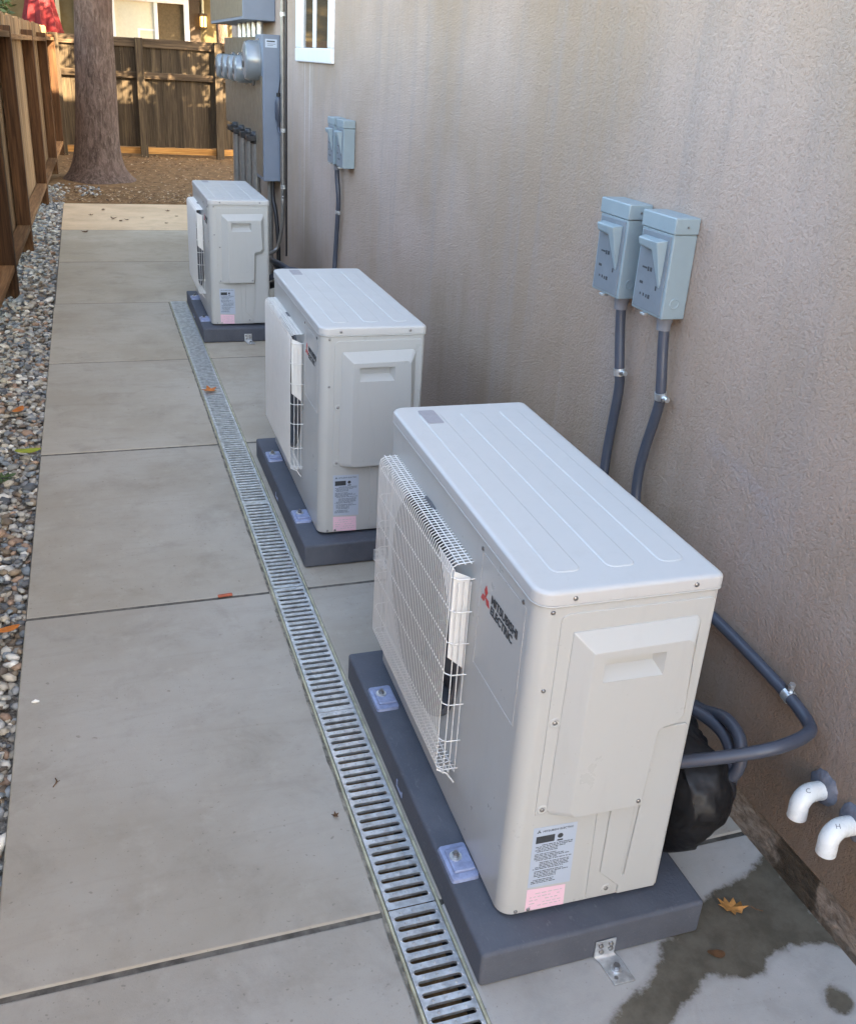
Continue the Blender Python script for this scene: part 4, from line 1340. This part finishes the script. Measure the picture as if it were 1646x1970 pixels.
trunk = b.build('trunk', 'bark', tr, smooth=True, ang=80)
rb = random.Random(11)
b = MB(); ctr = []
for k in range(9):
    a = k * 0.72 + rb.uniform(-0.2, 0.2); e = Vector((math.cos(a) * rb.uniform(1.2, 2.4), math.sin(a) * rb.uniform(1.2, 2.4), rb.uniform(5.2, 7.5)))
    s0 = Vector((0.2, 0, 3.7 + 0.06 * k))
    branch(b, s0, e, 0.10, 0.02, rb)
    for q in range(9):
        ctr.append((s0.lerp(e, rb.uniform(0.5, 1.1)) + Vector((rb.gauss(0, 0.4), rb.gauss(0, 0.4), rb.gauss(0, 0.3))), rb.uniform(0.25, 0.5), rb.uniform(0.2, 0.8)))
b.build('limb', 'bark', trunk, smooth=True, ang=80)
leaf_mesh('crown', 15000, clumps(ctr, rb, 1.15), 0.085, rb, tr)

def make_tree(name, label, loc, hs, rad, nclump, nleaf, size, seed, zc, squash=(1, 1, 1), trunk_r=0.09, kind_cat='tree'):
    rg = random.Random(seed)
    t = empty(name, loc); tag(t, label, kind_cat)
    b = MB(); cs = []
    branch(b, (0, 0, -0.15), (0.05, 0.03, zc), trunk_r, trunk_r * 0.5, rg, 8)
    for k in range(nclump):
        d = Vector((rg.gauss(0, 1), rg.gauss(0, 1), rg.gauss(0, 1))).normalized() * rg.uniform(0.35, 1.0)
        c = Vector((d.x * rad * squash[0], d.y * rad * squash[1], zc + d.z * hs))
        cs.append((c, rg.uniform(0.14, 0.26) * rad * 0.6, rg.uniform(0.15, 0.9)))
        if k < 14: branch(b, (0.03, 0.02, zc * rg.uniform(0.5, 0.9)), c, trunk_r * 0.35, 0.012, rg, 4)
    b.build('trunk', 'bark', t, smooth=True, ang=80)
    leaf_mesh('crown', nleaf, clumps(cs, rg, 1.0), size, rg, t)
    return t
make_tree('shrub', 'green leafy shrub rising behind the left fence, at the top left corner', (-1.72, 9.7, 0), 0.55, 0.55, 26, 4200, 0.035, 5, 1.95, trunk_r=0.04, kind_cat='shrub')
make_tree('yard_tree', 'loose leafy tree in the back yard right of the picture, dappling the back fence', (2.75, 11.6, 0), 1.75, 1.2, 64, 10500, 0.058, 9, 3.8)
make_tree('garden_tree', 'unseen dense tree added beyond the back fence to shade the far house', (1.6, 15.8, 0), 1.25, 1.7, 100, 30000, 0.10, 21, 4.0, squash=(1.35, 0.5, 1), trunk_r=0.12)  # out of view, added to keep direct sun off the far house

make_tree('garden_tree', 'dense green tree beyond the left fence, left of the red umbrella', (-3.3, 13.0, 0), 1.7, 1.5, 70, 12000, 0.075, 31, 2.7, trunk_r=0.1)
make_tree('garden_tree', 'broad green tree far beyond the left fence', (-6.2, 19.0, 0), 2.3, 2.4, 80, 12000, 0.11, 33, 3.0, trunk_r=0.14)

# litter on the soil at the back
b = MB(); tn = []
lr = random.Random(17)
for _ in range(2600):
    x, y = lr.uniform(-0.95, 1.6), lr.uniform(9.6, 14.6)
    if lr.random() < 0.35: y = lr.uniform(9.58, 10.6)
    z = 0.005 + 0.018 * mnoise.noise(Vector((x * 1.3, y * 1.3, 0)))
    s = lr.uniform(0.008, 0.026); a = lr.uniform(0, 6.28)
    u = Vector((math.cos(a), math.sin(a), lr.uniform(-0.3, 0.3))) * s
    w_ = Vector((-math.sin(a), math.cos(a), lr.uniform(-0.4, 0.4))) * s * lr.uniform(0.3, 0.6)
    c = Vector((x, y, z + 0.004)); k = len(b.v)
    b.v += [tuple(c - u), tuple(c + w_), tuple(c + u + Vector((0, 0, 0.006))), tuple(c - w_)]
    b.f.append((k, k + 1, k + 2, k + 3))
    col = lr.choice([srgb(150, 112, 72), srgb(110, 80, 52), srgb(184, 150, 108), srgb(206, 182, 148), srgb(84, 62, 44)])
    tn += [(*col, 1)] * 4
o = b.build('leaf_litter', 'leaflitter'); tint_attr(o, tn)
tag(o, 'dry leaf litter and bark scraps strewn over the soil at the back', 'litter', kind='stuff')

# ------------------------------------------------------------------ far house, lamp, umbrella, neighbour
hs = empty('far_house', (0, 17.5, 0))
tag(hs, 'olive brown house with a white framed window beyond the back fence', 'house')
m = MB()
m.box(-7, 0.0, 0, 0.2, -0.05, 5.2).box(1.23, 7, 0, 0.2, -0.05, 5.2).box(0.0, 1.23, 0, 0.2, -0.05, 1.0).box(0.0, 1.23, 0, 0.2, 2.27, 5.2)
m.build('wall', 'siding', hs)
m = MB().box(-7.4, 7.4, -0.5, 4, 5.2, 5.35).build('roof', 'housedoor', hs)
wf = MB().box(-0.05, 0.02, -0.03, 0.1, 0.98, 2.29).box(1.165, 1.25, -0.03, 0.1, 0.98, 2.29).box(0.02, 1.165, -0.032, 0.1, 2.215, 2.29).box(0.02, 1.165, -0.032, 0.1, 0.98, 1.06).build('window', 'vinyl', hs, bevel=0.006)
MB().box(0.665, 0.725, -0.01, 0.08, 1.06, 2.215).build('meeting_stile', 'vinyl', wf, bevel=0.004)
MB().box(0.02, 0.665, 0.03, 0.034, 1.06, 2.215).build('pane', 'blind', wf)
MB().box(0.725, 1.165, 0.05, 0.054, 1.06, 2.215).build('pane', 'roomdark', wf)
MB().box(0.38, 0.42, 0.02, 0.0295, 1.06, 1.80).box(0.42, 0.66, 0.02, 0.0295, 1.77, 1.80).build('inner_sash', 'vinyl', wf)
MB().box(1.262, 1.44, -0.02, 0.0, -0.02, 2.6).build('door_trim', 'housedoor', hs, bevel=0.005)
MB().box(-0.92, -0.855, -0.04, 0.0, -0.02, 4).build('corner_board', 'trim_cream', hs, bevel=0.005)
MB().tube([(-0.575, -0.05, 0), (-0.575, -0.05, 5.1)], 0.03, 10).build('downspout', 'trim_cream', hs, smooth=True)
MB().tube([(1.485, -0.03, 2.10), (1.485, -0.03, 5.1)], 0.02, 8).build('wall_pipe', 'trim_cream', hs, smooth=True)
lp = empty('wall_lamp', (1.485, 17.5, 1.87))
tag(lp, 'small lit amber lantern on the far house wall', 'lamp')
MB().box(-0.05, 0.05, -0.13, -0.03, 0.02, 0.18).build('lantern_glass', 'glow', lp, bevel=0.006)
fr = MB()
for sx in (-0.056, 0.046):
    for sy in (-0.136, -0.034):
        fr.box(sx, sx + 0.010, sy, sy + 0.010, 0.0, 0.20)
fr.box(-0.06, 0.06, -0.14, -0.0, 0.20, 0.225).box(-0.06, 0.06, -0.14, -0.0, -0.012, 0.004).box(-0.008, 0.008, -0.137, -0.131, 0.0, 0.2)
fr.build('lantern_frame', 'housedoor', lp)

um = empty('patio_umbrella', (-1.12, 16.1, 0))
tag(um, 'red half folded patio umbrella beyond the fences at the upper left', 'umbrella')
MB().tube([(0, 0, -0.05), (0, 0, 2.75)], 0.02, 10).build('pole', 'steelpipe', um, smooth=True)
b = MB(); N = 32; rings = []
for j in range(9):
    t_ = j / 8
    z = 2.72 - 1.12 * t_
    rad = 0.03 + 0.25 * t_ ** 0.8
    rings.append([(rad * (1 + 0.22 * math.cos(8 * 2 * math.pi * k / N) * t_) * math.cos(2 * math.pi * k / N), rad * (1 + 0.22 * math.cos(8 * 2 * math.pi * k / N) * t_) * math.sin(2 * math.pi * k / N), z - 0.05 * t_ * math.cos(8 * 2 * math.pi * k / N)) for k in range(N)])
b.loft(rings, cap=False)
cn = b.build('canopy', 'redcloth', um, smooth=True, ang=50)
sd = cn.modifiers.new('thick', 'SOLIDIFY'); sd.thickness = 0.004
for k in range(8):
    a = 2 * math.pi * k / 8
    MB().tube([(0.02 * math.cos(a), 0.02 * math.sin(a), 2.68), (0.25 * math.cos(a), 0.25 * math.sin(a), 1.62)], 0.006, 5).build('rib', 'steelpipe', cn)

# ------------------------------------------------------------------ fallen leaves and small debris
def leaf(name, label, loc, outline, s, mat, rz, curl=0.3, cat='leaf', group=None, thick=0.0008, lift=0.002):
    """a thin, cupped leaf with a lobed outline and a stalk"""
    t = MB()
    n = len(outline)
    P = [(x * s, y * s, lift + curl * s * ((x * x + y * y) + 0.25 * math.sin(5 * x) * y)) for x, y in outline]
    cxy = (sum(p[0] for p in P) / n, sum(p[1] for p in P) / n, lift)
    for dz in (0, thick):
        k = len(t.v)
        t.v += [(p[0], p[1], p[2] + dz) for p in P] + [(cxy[0], cxy[1], cxy[2] + dz)]
        for i in range(n):
            t.f.append((k + i, k + (i + 1) % n, k + n))
    for i in range(n):
        j = (i + 1) % n
        t.f.append((i, j, n + 1 + j, n + 1 + i))
    o = t.build(name, mat, smooth=True, ang=60)
    o.location = loc; o.rotation_euler = (0, 0, rz)
    return tag(o, label, cat, group)
OAK = [(-0.62, 0.02), (-0.40, 0.08), (-0.30, 0.30), (-0.12, 0.20), (0.0, 0.46), (0.14, 0.22), (0.34, 0.40), (0.40, 0.15), (0.62, 0.12), (0.45, -0.02), (0.58, -0.22), (0.34, -0.16), (0.24, -0.42), (0.08, -0.20), (-0.10, -0.40), (-0.18, -0.16), (-0.36, -0.24), (-0.40, -0.04)]
OVAL = [(math.cos(a) * 0.5, math.sin(a) * 0.24 * (1 - 0.35 * math.cos(a))) for a in [2 * math.pi * k / 14 for k in range(14)]]
FIVE = [(math.cos(a) * (0.5 if k % 2 == 0 else 0.24), math.sin(a) * (0.5 if k % 2 == 0 else 0.24)) for k, a in enumerate([2 * math.pi * k / 10 for k in range(10)])]
lf1 = leaf('fallen_leaf', 'curled tan oak leaf lying on the wet concrete beside the pad', (0.500, -0.034, 0.003), OAK, 0.050, 'dryleaf', 2.75, 0.55)
MB().tube([(-0.034, 0.001, 0.012), (-0.046, 0.004, 0.008), (-0.060, 0.001, 0.003)], 0.0011, 5).build('stalk', 'brownleaf', lf1)
leaf('fallen_leaf', 'small orange leaf lying on the drain grate', (-0.134, 3.33, 0.004), FIVE, 0.085, 'orangeleaf', 0.5, 0.5)
leaf('fallen_leaf', 'orange brown leaf lying on the pebbles', (-0.985, 3.16, 0.012), OVAL, 0.085, 'orangeleaf', 1.2, 0.3)
leaf('fallen_leaf', 'yellow green leaf lying on the pebbles at the walkway edge', (-0.925, 2.66, 0.012), OVAL, 0.10, 'greenleaf', 0.05, 0.3)
leaf('fallen_leaf', 'small brown leaf scrap on the walkway beside the drain', (-0.207, 0.415, 0.002), FIVE, 0.018, 'brownleaf', 0.3, 0.8)
leaf('fallen_leaf', 'dark thin leaf scrap lying in the wet patch', (0.405, -0.118, 0.002), OVAL, 0.034, 'brownleaf', 2.7, 0.3)
leaf('fallen_leaf', 'brown leaf at the left picture edge on the pebbles', (-0.918, 1.33, 0.010), OVAL, 0.06, 'orangeleaf', 0.4, 0.3)
ch1 = MB().box(-0.022, 0.022, -0.006, 0.006, 0.0, 0.006).build('brick_chip', 'terracotta', bevel=0.002); ch1.location = (-0.315, 1.396, 0.0015); ch1.rotation_euler = (0, 0, 0.08)
tag(ch1, 'reddish brick chip lying in the walkway joint', 'chip')
ch2 = MB().tube([(-0.009, 0, 0.004), (0, 0.001, 0.005), (0.009, 0, 0.004)], [0.002, 0.005, 0.002], 8).build('white_chip', 'chalk', smooth=True); ch2.location = (-0.838, 0.985, 0)
tag(ch2, 'tiny white chip on the walkway near the pebbles', 'chip')
tw = MB().tube(catmull([(0, 0, 0.002), (0.008, 0.012, 0.006), (0.004, 0.028, 0.003)], 4), 0.0012, 5).tube([(0.006, 0.012, 0.005), (0.014, 0.016, 0.004)], 0.0008, 5).build('twig', 'brownleaf'); tw.location = (-0.79, 0.66, 0)
tag(tw, 'tiny dark twig lying on the walkway at the lower left', 'twig')
# low weed among the pebbles
wd = empty('weed', (-1.005, 2.44, -0.03)); tag(wd, 'small green weed growing among the pebbles at the left edge', 'weed')
for k in range(16):
    a = k * 2.4; r = 0.012 + 0.0025 * k
    l = leaf('leaf', None, (r * math.cos(a), r * math.sin(a), 0.022 + 0.012 * rnd.random()), OVAL, 0.032, 'weed', a, 0.4, cat=None)
    l.parent = wd; l.rotation_euler = (rnd.uniform(-0.5, 0.5), rnd.uniform(-0.5, 0.2), a)
lr = random.Random(23)
SP = [(-0.42, 8.55), (-0.30, 8.48), (-0.36, 8.40), (-0.15, 8.62), (0.18, 8.72), (-0.62, 8.75), (0.05, 8.3), (-0.68, 7.80), (-0.50, 9.1), (0.12, 9.05)]
for (x, y) in SP:
    leaf('dry_leaf', 'small brown dry leaf on the slab at the far end of the walkway', (x, y, 0.002), FIVE if lr.random() < 0.5 else OAK, lr.uniform(0.035, 0.07), 'brownleaf', lr.uniform(0, 6), 0.7, group='dry leaves on the far slab')
